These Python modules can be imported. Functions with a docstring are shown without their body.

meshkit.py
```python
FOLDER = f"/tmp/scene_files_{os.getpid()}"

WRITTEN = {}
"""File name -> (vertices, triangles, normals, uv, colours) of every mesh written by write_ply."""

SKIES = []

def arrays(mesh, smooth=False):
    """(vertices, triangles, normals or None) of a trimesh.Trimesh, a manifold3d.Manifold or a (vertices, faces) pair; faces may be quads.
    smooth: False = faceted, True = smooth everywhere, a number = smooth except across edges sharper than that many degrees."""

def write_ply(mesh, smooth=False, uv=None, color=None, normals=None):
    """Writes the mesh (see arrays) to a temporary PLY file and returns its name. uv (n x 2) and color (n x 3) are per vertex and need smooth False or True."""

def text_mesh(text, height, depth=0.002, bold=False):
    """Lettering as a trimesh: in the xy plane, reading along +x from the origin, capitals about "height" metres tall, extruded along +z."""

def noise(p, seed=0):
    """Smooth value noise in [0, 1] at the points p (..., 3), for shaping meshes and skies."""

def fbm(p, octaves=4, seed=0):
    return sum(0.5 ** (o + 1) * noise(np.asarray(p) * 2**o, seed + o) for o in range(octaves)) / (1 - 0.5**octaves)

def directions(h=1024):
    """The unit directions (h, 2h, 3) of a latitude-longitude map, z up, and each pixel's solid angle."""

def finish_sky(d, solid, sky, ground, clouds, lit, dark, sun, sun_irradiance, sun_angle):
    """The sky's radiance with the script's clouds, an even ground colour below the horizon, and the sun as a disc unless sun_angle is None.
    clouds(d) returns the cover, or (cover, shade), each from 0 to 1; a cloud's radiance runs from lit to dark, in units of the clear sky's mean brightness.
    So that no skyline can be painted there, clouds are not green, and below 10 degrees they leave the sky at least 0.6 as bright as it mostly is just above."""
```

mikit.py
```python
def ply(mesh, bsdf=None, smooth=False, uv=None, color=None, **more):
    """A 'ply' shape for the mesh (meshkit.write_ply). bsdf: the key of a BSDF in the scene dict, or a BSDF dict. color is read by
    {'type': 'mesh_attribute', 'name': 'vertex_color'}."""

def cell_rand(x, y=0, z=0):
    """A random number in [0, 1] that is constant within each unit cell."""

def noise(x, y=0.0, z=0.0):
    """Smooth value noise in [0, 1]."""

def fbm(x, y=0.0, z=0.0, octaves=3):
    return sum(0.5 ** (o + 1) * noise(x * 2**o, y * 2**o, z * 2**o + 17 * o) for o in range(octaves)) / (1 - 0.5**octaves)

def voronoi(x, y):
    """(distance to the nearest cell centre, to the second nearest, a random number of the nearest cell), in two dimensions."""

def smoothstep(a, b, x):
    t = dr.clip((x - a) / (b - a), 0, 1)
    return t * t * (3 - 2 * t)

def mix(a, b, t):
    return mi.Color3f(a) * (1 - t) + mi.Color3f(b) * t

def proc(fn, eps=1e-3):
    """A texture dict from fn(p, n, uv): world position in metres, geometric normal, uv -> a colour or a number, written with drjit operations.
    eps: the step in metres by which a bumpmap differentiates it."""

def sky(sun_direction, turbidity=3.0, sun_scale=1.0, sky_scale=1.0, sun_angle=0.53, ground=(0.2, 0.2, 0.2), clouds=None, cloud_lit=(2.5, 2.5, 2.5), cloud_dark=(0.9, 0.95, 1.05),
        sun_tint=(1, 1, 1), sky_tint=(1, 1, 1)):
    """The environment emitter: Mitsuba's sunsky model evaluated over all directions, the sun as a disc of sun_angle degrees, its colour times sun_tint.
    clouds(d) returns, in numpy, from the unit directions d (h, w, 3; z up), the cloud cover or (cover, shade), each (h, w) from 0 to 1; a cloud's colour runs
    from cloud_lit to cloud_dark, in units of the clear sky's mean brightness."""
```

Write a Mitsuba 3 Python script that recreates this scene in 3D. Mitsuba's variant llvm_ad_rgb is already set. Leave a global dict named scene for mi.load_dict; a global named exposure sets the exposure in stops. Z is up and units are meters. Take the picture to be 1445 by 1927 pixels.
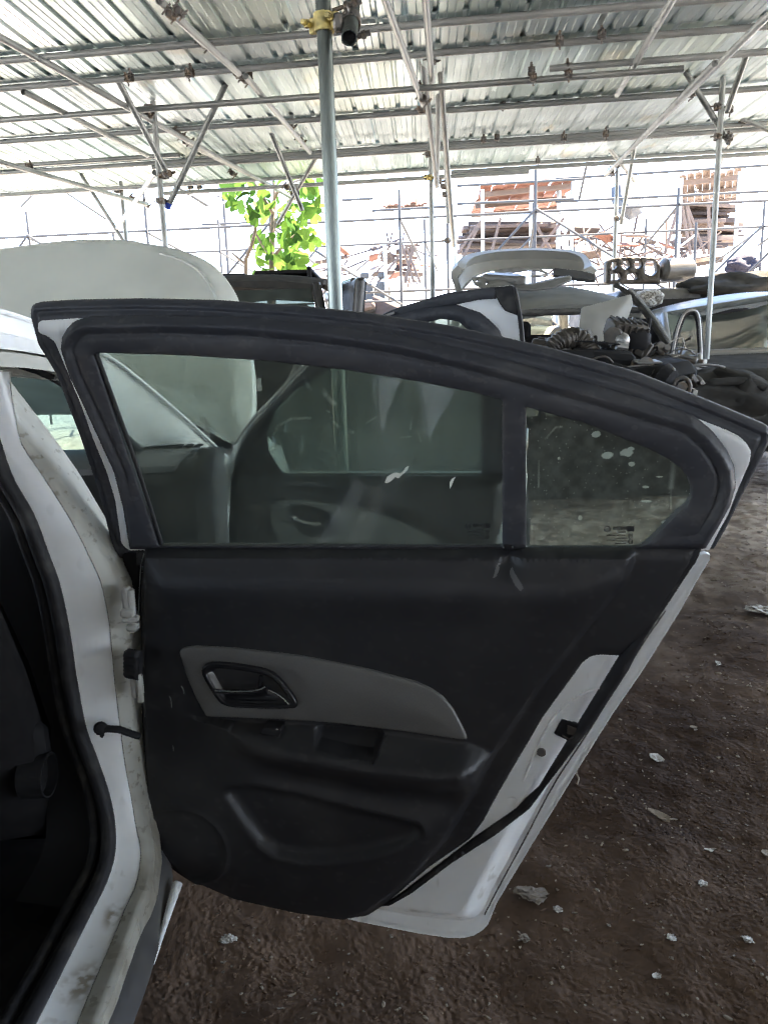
import math, random
import numpy as np, trimesh, shapely
import shapely.geometry as sg
from scipy.spatial import Delaunay
from scipy.interpolate import PchipInterpolator, CubicSpline
import drjit as dr
import mitsuba as mi
import mikit, meshkit

T = mi.ScalarTransform4f
rng = np.random.default_rng(7)
random.seed(7)
scene, labels = {}, {}

# ------------------------------------------------------------------ camera, sky, exposure
W, H, F = 1445.0, 1927.0, 1480.0
CAM = np.array([0.0, 0.0, 1.36])
PITCH, ROLL = math.radians(12.44), math.radians(1.73)
FW = np.array([0, math.cos(PITCH), -math.sin(PITCH)])
U0, R0 = np.array([0, math.sin(PITCH), math.cos(PITCH)]), np.array([1.0, 0, 0])
UP = U0 * math.cos(ROLL) + R0 * math.sin(ROLL)
RT = R0 * math.cos(ROLL) - U0 * math.sin(ROLL)
scene['camera'] = {'type': 'perspective', 'fov': math.degrees(2 * math.atan(W / 2 / F)), 'fov_axis': 'x', 'near_clip': 0.05, 'far_clip': 2000.0,
                   'to_world': T().look_at(origin=CAM.tolist(), target=(CAM + FW).tolist(), up=UP.tolist())}
scene['sky_light'] = mikit.sky((0.48, 0.16, 0.86), turbidity=3, sky_tint=(1.16, 1.0, 0.91))
exposure = 5.55


def ray(px, py):
    d = FW + RT * ((px - W / 2) / F) + UP * ((H / 2 - py) / F)
    return d


def onY(px, py, Y):
    d = ray(px, py)
    return CAM + d * (Y / d[1])


def onZ(px, py, Z):
    d = ray(px, py)
    return CAM + d * ((Z - CAM[2]) / d[2])


# ------------------------------------------------------------------ materials
sm, mix, noise, fbm, voronoi = mikit.smoothstep, mikit.mix, mikit.noise, mikit.fbm, mikit.voronoi


def two(b):
    return {'type': 'twosided', 'bsdf': b}


def rgb(*c):
    return {'type': 'rgb', 'value': list(map(float, c if len(c) == 3 else c * 3))}


def mat(key, base, rough=0.5, metal=0.0, bump=None, **kw):
    b = {'type': 'principled', 'base_color': base if isinstance(base, dict) else rgb(*base), 'roughness': rough, 'metallic': metal, **kw}
    if bump is not None:
        fn, sc, eps = bump
        b = {'type': 'bumpmap', 'arbitrary': mikit.proc(fn, eps), 'scale': sc, 'bsdf': b}
    scene[key] = two(b)


def f_paint(p, n, uv):
    d = fbm(p.x * 6, p.y * 6, p.z * 6, 4)
    s = fbm(p.x * 45, p.y * 45, p.z * 18, 3)
    low = sm(0.62, 0.18, p.z)
    stain = dr.maximum(dr.maximum(sm(0.075, 0.01, dr.sqrt(dr.square((p.x + 0.535) * 1.6) + dr.square(p.y - 1.13))), sm(0.05, 0.01, dr.sqrt(dr.square((p.x + 0.537) * 2.0) + dr.square(p.y - 1.30)))) * sm(0.42, 0.24, p.z) * sm(-0.3, -0.36, p.x), 0)
    dirt = dr.clip(1.3 * stain * sm(0.35, 0.6, s) * sm(0.2, 0.28, p.z) + sm(0.55, 0.86, d) * 0.16 + sm(0.66, 0.8, s) * (0.12 + 0.22 * low) + low * 0.3 * d * d, 0, 1)
    return mix((0.74, 0.75, 0.745), (0.28, 0.25, 0.20), dirt)


def f_paint_old(p, n, uv):
    d = fbm(p.x * 5, p.y * 5, p.z * 5, 4)
    s = fbm(p.x * 40, p.y * 40, p.z * 40, 3)
    return mix((0.36, 0.36, 0.335), (0.22, 0.205, 0.17), dr.clip(sm(0.4, 0.8, d) * 0.5 + sm(0.6, 0.8, s) * 0.3, 0, 1))


mat('m_paint', mikit.proc(f_paint), 0.26, 0.0, clearcoat=0.7, clearcoat_gloss=0.85)
def f_grimy(p, n, uv):
    a = fbm(p.x * 16, p.y * 16, p.z * 7, 4)
    b = fbm(p.x * 70, p.y * 70, p.z * 70, 3)
    k = dr.clip(0.38 + 0.28 * sm(0.3, 0.8, a) + 0.30 * sm(0.62, 0.78, b) + 0.40 * sm(0.75, 0.35, p.z), 0, 1)
    return mix((0.60, 0.61, 0.56), (0.19, 0.175, 0.14), k)


mat('m_paint_grimy', mikit.proc(f_grimy), 0.5, clearcoat=0.2)
mat('m_paint_old', mikit.proc(f_paint_old), 0.45, 0.0, clearcoat=0.3)
mat('m_hood', mikit.proc(lambda p, n, uv: mix((0.55, 0.565, 0.51), (0.44, 0.45, 0.40), dr.clip(sm(0.35, 0.8, fbm(p.x * 2.5, p.y * 2.5, p.z * 3, 4)) * 0.7, 0, 1))), 0.4, clearcoat=0.5)
mat('m_bumper', mikit.proc(lambda p, n, uv: mix((0.30, 0.30, 0.28), (0.20, 0.20, 0.18), fbm(p.x * 5, p.y * 5, p.z * 5, 4))), 0.5)
mat('m_dusty_dark', mikit.proc(lambda p, n, uv: mix((0.022, 0.022, 0.021), (0.055, 0.053, 0.048), fbm(p.x * 14, p.y * 14, p.z * 14, 4))), 0.9, specular=0.15)


def f_leather(p, n, uv):
    a, b, c = voronoi(p.x * 480 + p.y * 130, p.z * 480)
    return dr.minimum(b - a, 0.35)


def f_blackpl(p, n, uv):
    d = fbm(p.x * 7, p.y * 7, p.z * 7, 4)
    s = fbm(p.x * 60, p.y * 60, p.z * 60, 3)
    return mix((0.020, 0.0203, 0.0225), (0.048, 0.046, 0.044), dr.clip(sm(0.45, 0.8, d) * 0.4 + sm(0.6, 0.8, s) * 0.2, 0, 1))


mat('m_trim', mikit.proc(f_blackpl), 0.40, bump=(f_leather, 0.00035, 3e-4), specular=0.45)
mat('m_trim_low', mikit.proc(lambda p, n, uv: mix((0.016, 0.016, 0.018), (0.034, 0.031, 0.029), fbm(p.x * 8, p.y * 8, p.z * 8, 4))), 0.42, specular=0.45)
mat('m_sash', mikit.proc(lambda p, n, uv: mix((0.034, 0.036, 0.043), (0.075, 0.075, 0.077), dr.clip(sm(0.4, 0.8, fbm(p.x * 9, p.y * 9, p.z * 20, 4)) * 0.55 + sm(0.58, 0.75, fbm(p.x * 70, p.y * 70, p.z * 70, 3)) * 0.35, 0, 1))), 0.5, specular=0.4)
mat('m_rubber', mikit.proc(lambda p, n, uv: mix((0.014, 0.014, 0.016), (0.05, 0.047, 0.042), sm(0.45, 0.85, fbm(p.x * 20, p.y * 20, p.z * 20, 4)))), 0.6, specular=0.3)


def f_insert(p, n, uv):
    s = noise(p.x * 900, p.y * 900, p.z * 900)
    return mix((0.112, 0.112, 0.108), (0.175, 0.172, 0.165), s * 0.6 + 0.4 * fbm(p.x * 12, p.y * 12, p.z * 12, 3))


mat('m_insert', mikit.proc(f_insert), 0.42, 0.25)
mat('m_dent_glint', (0.10, 0.10, 0.10), 0.35)  # pale grey for the painted reflections at the dent
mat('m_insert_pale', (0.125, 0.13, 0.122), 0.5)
mat('m_chrome', (0.75, 0.75, 0.76), 0.14, 1.0)
mat('m_black_gloss', (0.012, 0.012, 0.014), 0.18)
mat('m_black_dull', (0.013, 0.013, 0.014), 0.75, specular=0.2)
mat('m_white_dot', (0.8, 0.8, 0.8), 0.4)
mat('m_ink', (0.02, 0.02, 0.02), 0.6)
mat('m_glue', (0.62, 0.64, 0.6), 0.7)
mat('m_seat', mikit.proc(lambda p, n, uv: mix((0.008, 0.008, 0.009), (0.018, 0.017, 0.017), fbm(p.x * 30, p.y * 30, p.z * 30, 3))), 0.9, specular=0.15)
mat('m_liner', (0.42, 0.42, 0.38), 0.9)
mat('m_seat_pale', (0.10, 0.092, 0.08), 0.8)
mat('m_dusty_grey', mikit.proc(lambda p, n, uv: mix((0.10, 0.105, 0.10), (0.17, 0.17, 0.155), fbm(p.x * 6, p.y * 6, p.z * 6, 4))), 0.9, specular=0.2)


def f_pipe(p, n, uv):
    d = fbm(p.x * 5, p.y * 5, p.z * 5, 4)
    s = fbm(p.x * 30, p.y * 30, p.z * 9, 3)
    g = mix((0.33, 0.35, 0.345), (0.21, 0.225, 0.22), sm(0.3, 0.75, d))
    return mix(g, mi.Color3f(0.24, 0.20, 0.15), sm(0.66, 0.8, s) * 0.4)


mat('m_pipe', mikit.proc(f_pipe), 0.42, 0.55)
mat('m_pipe_main', mikit.proc(lambda p, n, uv: mix((0.19, 0.215, 0.20), (0.10, 0.112, 0.104), sm(0.3, 0.7, fbm(p.x * 30, p.y * 30, p.z * 3, 4)))), 0.30, 0.85)
mat('m_pipe_dark', mikit.proc(lambda p, n, uv: mix((0.22, 0.235, 0.235), (0.38, 0.40, 0.395), fbm(p.x * 6, p.y * 6, p.z * 6, 4))), 0.5, 0.3)
mat('m_pipe_pale', mikit.proc(lambda p, n, uv: mix((0.42, 0.44, 0.435), (0.30, 0.32, 0.315), fbm(p.x * 6, p.y * 6, p.z * 6, 4))), 0.35, 0.5)
mat('m_pipe_backlit', mikit.proc(lambda p, n, uv: mix((0.045, 0.046, 0.047), (0.075, 0.074, 0.072), fbm(p.x * 6, p.y * 6, p.z * 6, 4))), 0.7)  # far tubes coloured darker than galvanised steel, to look backlit
mat('m_coupler', mikit.proc(lambda p, n, uv: mix((0.16, 0.155, 0.15), (0.17, 0.135, 0.10), sm(0.4, 0.7, fbm(p.x * 25, p.y * 25, p.z * 25, 3)))), 0.55, 0.6)
mat('m_brass', mikit.proc(lambda p, n, uv: mix((0.62, 0.52, 0.22), (0.40, 0.34, 0.16), sm(0.4, 0.7, fbm(p.x * 40, p.y * 40, p.z * 40, 3)))), 0.35, 0.85)
mat('m_blue', (0.03, 0.06, 0.35), 0.5)
mat('m_violet', (0.012, 0.011, 0.022), 0.8)


def f_sheet(p, n, uv):
    st = fbm(p.x * 5, p.y * 0.8, 3.0, 3)
    bl = fbm(p.x * 1.1, p.y * 1.3, 7.0, 3)
    sp = noise(p.x * 160, p.y * 160, 1.0)
    c = mix((0.59, 0.68, 0.695), (0.40, 0.475, 0.485), dr.clip(sm(0.35, 0.7, st) * 0.4 + sm(0.4, 0.7, bl) * 0.5 + sp * 0.06, 0, 1))
    return mix(c, mi.Color3f(0.50, 0.44, 0.30), sm(0.70, 0.82, fbm(p.x * 2.2 + 9, p.y * 1.6, 2.0, 3)) * 0.4)


def f_sheet_r(p, n, uv):
    return 0.33 + 0.15 * sm(0.3, 0.7, fbm(p.x * 7, p.y * 1.2, 5.0, 3))


for k_, t_ in (('m_sheet_bright', (1.22, 1.22, 1.20)), ('m_sheet_pale', (1.12, 1.11, 1.02)), ('m_sheet_dull', (0.74, 0.80, 0.78))):
    mat(k_, mikit.proc(lambda p, n, uv, t_=t_: f_sheet(p, n, uv) * mi.Color3f(*t_)), mikit.proc(f_sheet_r), 0.70)
mat('m_sheet', mikit.proc(f_sheet), mikit.proc(f_sheet_r), 0.70)


def f_ground(p, n, uv):
    a = fbm(p.x * 1.3, p.y * 1.3, 0.0, 4)
    b = fbm(p.x * 14, p.y * 14, 3.0, 4)
    c = noise(p.x * 130, p.y * 130, 1.0)
    v1, v2, vr = voronoi(p.x * 55, p.y * 55)
    dry_lit = sm(2.6, 5.5, p.y + 1.2 * (a - 0.5) + 1.0 * (fbm(p.x * 0.9 + 5, p.y * 0.9, 2.0, 3) - 0.5))  # drier soil plus brighter far light, both put into the colour
    col = mix(mix((0.042, 0.026, 0.0185), (0.128, 0.085, 0.059), dr.clip(0.55 * b + 1.3 * (a - 0.42) + 0.15 * (c - 0.5), 0, 1)), mix((0.25, 0.205, 0.172), (0.50, 0.435, 0.37), sm(0.25, 0.75, b)), dry_lit * 0.9) if True else mix((0.1, 0.1, 0.1), (0.1, 0.1, 0.1), dr.clip(0.75 * b + 0.5 * (a - 0.5) + 0.15 * (c - 0.5), 0, 1))
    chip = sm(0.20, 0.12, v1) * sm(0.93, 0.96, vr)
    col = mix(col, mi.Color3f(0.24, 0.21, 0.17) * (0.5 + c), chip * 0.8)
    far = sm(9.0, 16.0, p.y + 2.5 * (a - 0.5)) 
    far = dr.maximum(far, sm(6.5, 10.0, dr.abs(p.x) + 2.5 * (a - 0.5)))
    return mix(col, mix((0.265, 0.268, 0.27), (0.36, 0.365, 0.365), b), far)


def f_ground_b(p, n, uv):
    return fbm(p.x * 22, p.y * 22, 3.0, 4) + 0.35 * noise(p.x * 120, p.y * 120, 2.0)


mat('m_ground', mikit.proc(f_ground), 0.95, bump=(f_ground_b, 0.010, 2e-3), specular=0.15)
mat('m_scrap_white', mikit.proc(lambda p, n, uv: mix((0.50, 0.48, 0.44), (0.20, 0.175, 0.145), sm(0.35, 0.65, fbm(p.x * 60, p.y * 60, p.z * 60, 3)))), 0.7)
mat('m_scrap_tan', mikit.proc(lambda p, n, uv: mix((0.26, 0.21, 0.16), (0.14, 0.11, 0.08), fbm(p.x * 60, p.y * 60, p.z * 60, 3))), 0.8)
mat('m_soil_crumb', mikit.proc(lambda p, n, uv: mix((0.05, 0.036, 0.027), (0.12, 0.09, 0.068), fbm(p.x * 50, p.y * 50, p.z * 50, 3))), 0.95)
mat('m_stone', mikit.proc(lambda p, n, uv: mix((0.10, 0.08, 0.064), (0.19, 0.16, 0.13), fbm(p.x * 50, p.y * 50, p.z * 50, 4))), 0.9)
mat('m_dark_metal', mikit.proc(lambda p, n, uv: mix((0.035, 0.034, 0.033), (0.10, 0.085, 0.07), fbm(p.x * 18, p.y * 18, p.z * 18, 4))), 0.5, 0.5)
mat('m_alu', mikit.proc(lambda p, n, uv: mix((0.40, 0.40, 0.39), (0.16, 0.15, 0.14), fbm(p.x * 18, p.y * 18, p.z * 18, 4))), 0.4, 0.7)
mat('m_black_car', mikit.proc(lambda p, n, uv: mix((0.012, 0.012, 0.013), (0.05, 0.047, 0.042), sm(0.45, 0.8, fbm(p.x * 5, p.y * 5, p.z * 5, 4)))), 0.3, clearcoat=0.6)
mat('m_dark_car', mikit.proc(lambda p, n, uv: mix((0.05, 0.05, 0.052), (0.11, 0.105, 0.095), sm(0.35, 0.8, fbm(p.x * 5, p.y * 5, p.z * 5, 4)))), 0.4, clearcoat=0.4)
mat('m_grey_car', mikit.proc(lambda p, n, uv: mix((0.13, 0.14, 0.135), (0.09, 0.09, 0.085), sm(0.35, 0.8, fbm(p.x * 5, p.y * 5, p.z * 5, 4)))), 0.35, clearcoat=0.6)
mat('m_bark', mikit.proc(lambda p, n, uv: mix((0.16, 0.12, 0.09), (0.28, 0.22, 0.17), fbm(p.x * 20, p.y * 20, p.z * 6, 4))), 0.9)
mat('m_timber', mikit.proc(lambda p, n, uv: mix((0.12, 0.085, 0.065), (0.20, 0.15, 0.12), fbm(p.x * 3, p.y * 3, p.z * 14, 4))), 0.85)
mat('m_timber_dark', mikit.proc(lambda p, n, uv: mix((0.045, 0.033, 0.028), (0.10, 0.075, 0.062), fbm(p.x * 3, p.y * 3, p.z * 14, 4))), 0.85)
mat('m_rust_sheet', mikit.proc(lambda p, n, uv: mix((0.25, 0.105, 0.065), (0.17, 0.08, 0.055), fbm(p.x * 2, p.y * 2, p.z * 5, 4))), 0.8)
mat('m_concrete', mikit.proc(lambda p, n, uv: mix((0.50, 0.49, 0.46), (0.38, 0.37, 0.34), fbm(p.x * 2, p.y * 2, p.z * 2, 4))), 0.9)
for i, (c0, ct) in enumerate((((0.036, 0.072, 0.012), 1.0), ((0.066, 0.115, 0.022), 1.2), ((0.020, 0.044, 0.010), 0.8), ((0.046, 0.086, 0.015), 1.1))):
    scene[f'm_leaf_{i}'] = {'type': 'principledthin', 'base_color': rgb(c0[0] * 2.2, c0[1] * 2.2, c0[2] * 2.2), 'roughness': 0.45, 'diff_trans': ct}


def dusty_glass(key, trans, dust, film=(0.5, 0.52, 0.47)):
    scene[key] = {'type': 'blendbsdf', 'weight': mikit.proc(dust) if callable(dust) else dust,
                  'a': {'type': 'thindielectric', 'int_ior': 1.5, 'specular_transmittance': rgb(*trans)},
                  'b': {'type': 'principledthin', 'base_color': rgb(*film), 'roughness': 0.9, 'diff_trans': 0.7}}


def strokes(p, lines):
    """Smears along short world-space segments ((x, z), (x, z), width)."""
    out = mi.Float(0)
    for (ax, az), (bx, bz), w in lines:
        dx, dz = bx - ax, bz - az
        L = dx * dx + dz * dz + 1e-9
        t = dr.clip(((p.x - ax) * dx + (p.z - az) * dz) / L, 0, 1)
        d = dr.sqrt(dr.square(p.x - ax - t * dx) + dr.square(p.z - az - t * dz))
        out = dr.maximum(out, sm(w, 0.0, d) * (0.35 + 0.65 * t))
    return out


def spots(p, dots):
    out = mi.Float(0)
    for x, z, rx, rz in dots:
        d = dr.sqrt(dr.square((p.x - x) / rx) + dr.square((p.z - z) / rz)) + 0.5 * (noise(p.x * 130, p.y * 130, p.z * 130) - 0.5)
        out = dr.maximum(out, sm(1.1, 0.75, d))
    return out


def gpt(x, y):
    q = onY(x, y, 1.44)
    return float(q[0]), float(q[2])


SMEAR = []
for pl, w in (([(576, 711), (582, 727), (592, 740)], 0.006), ([(606, 722), (614, 742), (630, 758)], 0.007), ([(624, 786), (636, 802), (664, 811)], 0.005), ([(513, 820), (522, 802), (548, 788), (584, 786)], 0.004), ([(690, 794), (714, 778)], 0.003), ([(774, 780), (771, 804)], 0.003), ([(752, 820), (772, 818)], 0.003), ([(786, 812), (790, 826)], 0.003), ([(505, 850), (514, 845), (512, 836)], 0.004), ([(615, 770), (620, 774)], 0.003)):
    SMEAR += [(gpt(*a), gpt(*b), w) for a, b in zip(pl[:-1], pl[1:])]
DOTS = []
for x, y, rx, ry in ((530, 285, 20, 15), (585, 388, 28, 17), (672, 372, 28, 20), (690, 352, 16, 10), (695, 425, 17, 13), (765, 535, 18, 8), (770, 605, 25, 6), (365, 405, 8, 10), (975, 565, 12, 10), (475, 700, 11, 13), (862, 705, 17, 9), (825, 484, 16, 4), (990, 635, 14, 8)):
    q = gpt(900 + x / 2.651, 700 + y / 2.651)
    DOTS.append((*q, rx / 2651.0, ry / 2651.0))
QSM = [(gpt(900 + a / 2.651, 700 + b / 2.651), gpt(900 + c / 2.651, 700 + d / 2.651), w) for a, b, c, d, w in ((885, 420, 880, 535, 0.007), (272, 420, 275, 550, 0.003), (300, 310, 345, 255, 0.003), (345, 255, 372, 252, 0.003), (880, 540, 885, 640, 0.003))]


def dust_main(p, n, uv):
    a = fbm(p.x * 5, p.y * 5, p.z * 3, 4)
    b = fbm(p.x * 38, p.y * 38, p.z * 10, 3)
    e = sm(0.3, 0.6, fbm(p.x * 50, p.y * 50, p.z * 50, 3))
    return dr.clip(0.020 + 0.045 * sm(0.35, 0.75, a) + 0.02 * b + 0.22 * e * strokes(p, SMEAR), 0, 0.9)


def dust_quarter(p, n, uv):
    a = fbm(p.x * 7, p.y * 7, p.z * 7, 4)
    b = fbm(p.x * 55, p.y * 55, p.z * 40, 4)
    c1, c2, cr = voronoi(p.x * 150, p.z * 150)
    fine = sm(0.25, 0.12, c1) * sm(0.84, 0.92, cr)
    return dr.clip(0.035 + 0.07 * sm(0.25, 0.9, b) + 0.035 * sm(0.45, 0.75, a) + 0.50 * spots(p, DOTS) + 0.14 * fine + 0.22 * strokes(p, QSM), 0, 0.9)


dusty_glass('m_glass', (0.58, 0.66, 0.59), dust_main, (0.42, 0.48, 0.41))
dusty_glass('m_glass_quarter', (0.66, 0.74, 0.65), dust_quarter, (0.46, 0.52, 0.45))
dusty_glass('m_glass_front', (0.34, 0.40, 0.36), lambda p, n, uv: 0.12 + 0.16 * fbm(p.x * 3, p.y * 3, p.z * 3, 4), (0.36, 0.42, 0.36))
dusty_glass('m_glass_dust_glare', (0.10, 0.12, 0.11), lambda p, n, uv: 0.16 + 0.70 * sm(0.42, 0.62, fbm(p.x * 1.7 + 3.0, p.y * 1.7, p.z * 3.5, 3)), (0.21, 0.245, 0.215))  # dust film also carries the pale reflection on this windscreen
dusty_glass('m_glass_dirty', (0.10, 0.12, 0.11), lambda p, n, uv: 0.30 + 0.45 * sm(0.35, 0.7, fbm(p.x * 2.2, p.y * 2.2, p.z * 3, 3)), (0.115, 0.135, 0.12))
dusty_glass('m_windscreen', (0.13, 0.20, 0.195), lambda p, n, uv: 0.22 + 0.2 * fbm(p.x * 4, p.y * 4, p.z * 9, 4), (0.52, 0.66, 0.63))  # teal film stands for the bright view through the glass
dusty_glass('m_car_glass', (0.12, 0.15, 0.14), lambda p, n, uv: 0.12 + 0.3 * sm(.4, .7, fbm(p.x * 4, p.y * 4, p.z * 4, 4)), (0.10, 0.11, 0.10))


# ------------------------------------------------------------------ mesh helpers
def num(key):
    if key not in scene and key not in labels and not any(k.startswith(key + '__') for k in scene):
        return key
    i = 1
    while f'{key}_{i:03d}' in scene or f'{key}_{i:03d}' in labels:
        i += 1
    return f'{key}_{i:03d}'


def put(key, mesh, bsdf, smooth=35, label=None, cat=None, group=None, kind=None):
    key = num(key)
    scene[key] = mikit.ply(mesh, bsdf, smooth=smooth)
    tag(key, label, cat, group, kind)
    return key


def tag(key, label=None, cat=None, group=None, kind=None):
    d = {k: v for k, v in dict(label=label, category=cat, group=group, kind=kind).items() if v}
    if d:
        labels[key] = d
    return key


def thing(name, label, cat, group=None):
    key = num(name)
    return tag(key, label, cat, group)


def join(*ms):
    ms = [m for m in ms if m is not None]
    return trimesh.util.concatenate([trimesh.Trimesh(m.vertices, m.faces, process=False) for m in ms])


def box(c, e, rot=None, bev=0.0):
    if bev > 0:
        e2 = np.asarray(e, float) / 2
        b = min(bev, 0.45 * min(e))
        pts = []
        for sx in (-1, 1):
            for sy in (-1, 1):
                for sz in (-1, 1):
                    s = np.array([sx, sy, sz])
                    for k in range(3):
                        q = e2 - b
                        q = q.copy(); q[k] = e2[k]
                        pts.append(s * q)
        m = trimesh.convex.convex_hull(np.array(pts))
    else:
        m = trimesh.creation.box(extents=e)
    if rot is not None:
        m.apply_transform(trimesh.transformations.euler_matrix(*rot))
    m.apply_translation(c)
    return m


def frame_of(d):
    d = d / np.linalg.norm(d)
    a = np.cross(d, [0, 0, 1.0]) if abs(d[2]) < 0.95 else np.cross(d, [1.0, 0, 0])
    a /= np.linalg.norm(a)
    return d, a, np.cross(a, d)


def pipe(p0, p1, r=0.0242, sides=14, wall=0.004, hollow=True):
    p0, p1 = np.asarray(p0, float), np.asarray(p1, float)
    d, a, b = frame_of(p1 - p0)
    th = np.arange(sides) * 2 * math.pi / sides
    ring = np.outer(np.cos(th), a) + np.outer(np.sin(th), b)
    rings = [p0 + ring * (r - wall) + d * 0.03, p0 + ring * (r - wall), p0 + ring * r, p1 + ring * r, p1 + ring * (r - wall), p1 + ring * (r - wall) - d * 0.03]
    v = np.vstack(rings + [[p0 + d * 0.03], [p1 - d * 0.03]])
    f, i, j = [], np.arange(sides), (np.arange(sides) + 1) % sides
    for k in range(5):
        f += [np.stack([k * sides + i, k * sides + j, (k + 1) * sides + j], 1), np.stack([k * sides + i, (k + 1) * sides + j, (k + 1) * sides + i], 1)]
    n = 6 * sides
    f += [np.stack([j, i, i * 0 + n], 1), np.stack([5 * sides + i, 5 * sides + j, i * 0 + n + 1], 1)]
    return trimesh.Trimesh(v, np.vstack(f), process=False)


def resample(pts, n=None, step=None, closed=False):
    pts = np.asarray(pts, float)
    if closed:
        pts = np.vstack([pts, pts[:1]])
    L = np.r_[0, np.cumsum(np.linalg.norm(np.diff(pts, axis=0), axis=1))]
    n = n or max(2, int(math.ceil(L[-1] / step)) + 1)
    t = np.linspace(0, L[-1], n)
    return np.stack([np.interp(t, L, pts[:, k]) for k in range(pts.shape[1])], 1)


def curve(pts, n=40):
    pts = np.asarray(pts, float)
    L = np.r_[0, np.cumsum(np.linalg.norm(np.diff(pts, axis=0), axis=1))]
    t = np.linspace(0, L[-1], n)
    return np.stack([PchipInterpolator(L, pts[:, k])(t) if len(pts) > 2 else np.interp(t, L, pts[:, k]) for k in range(pts.shape[1])], 1)


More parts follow.
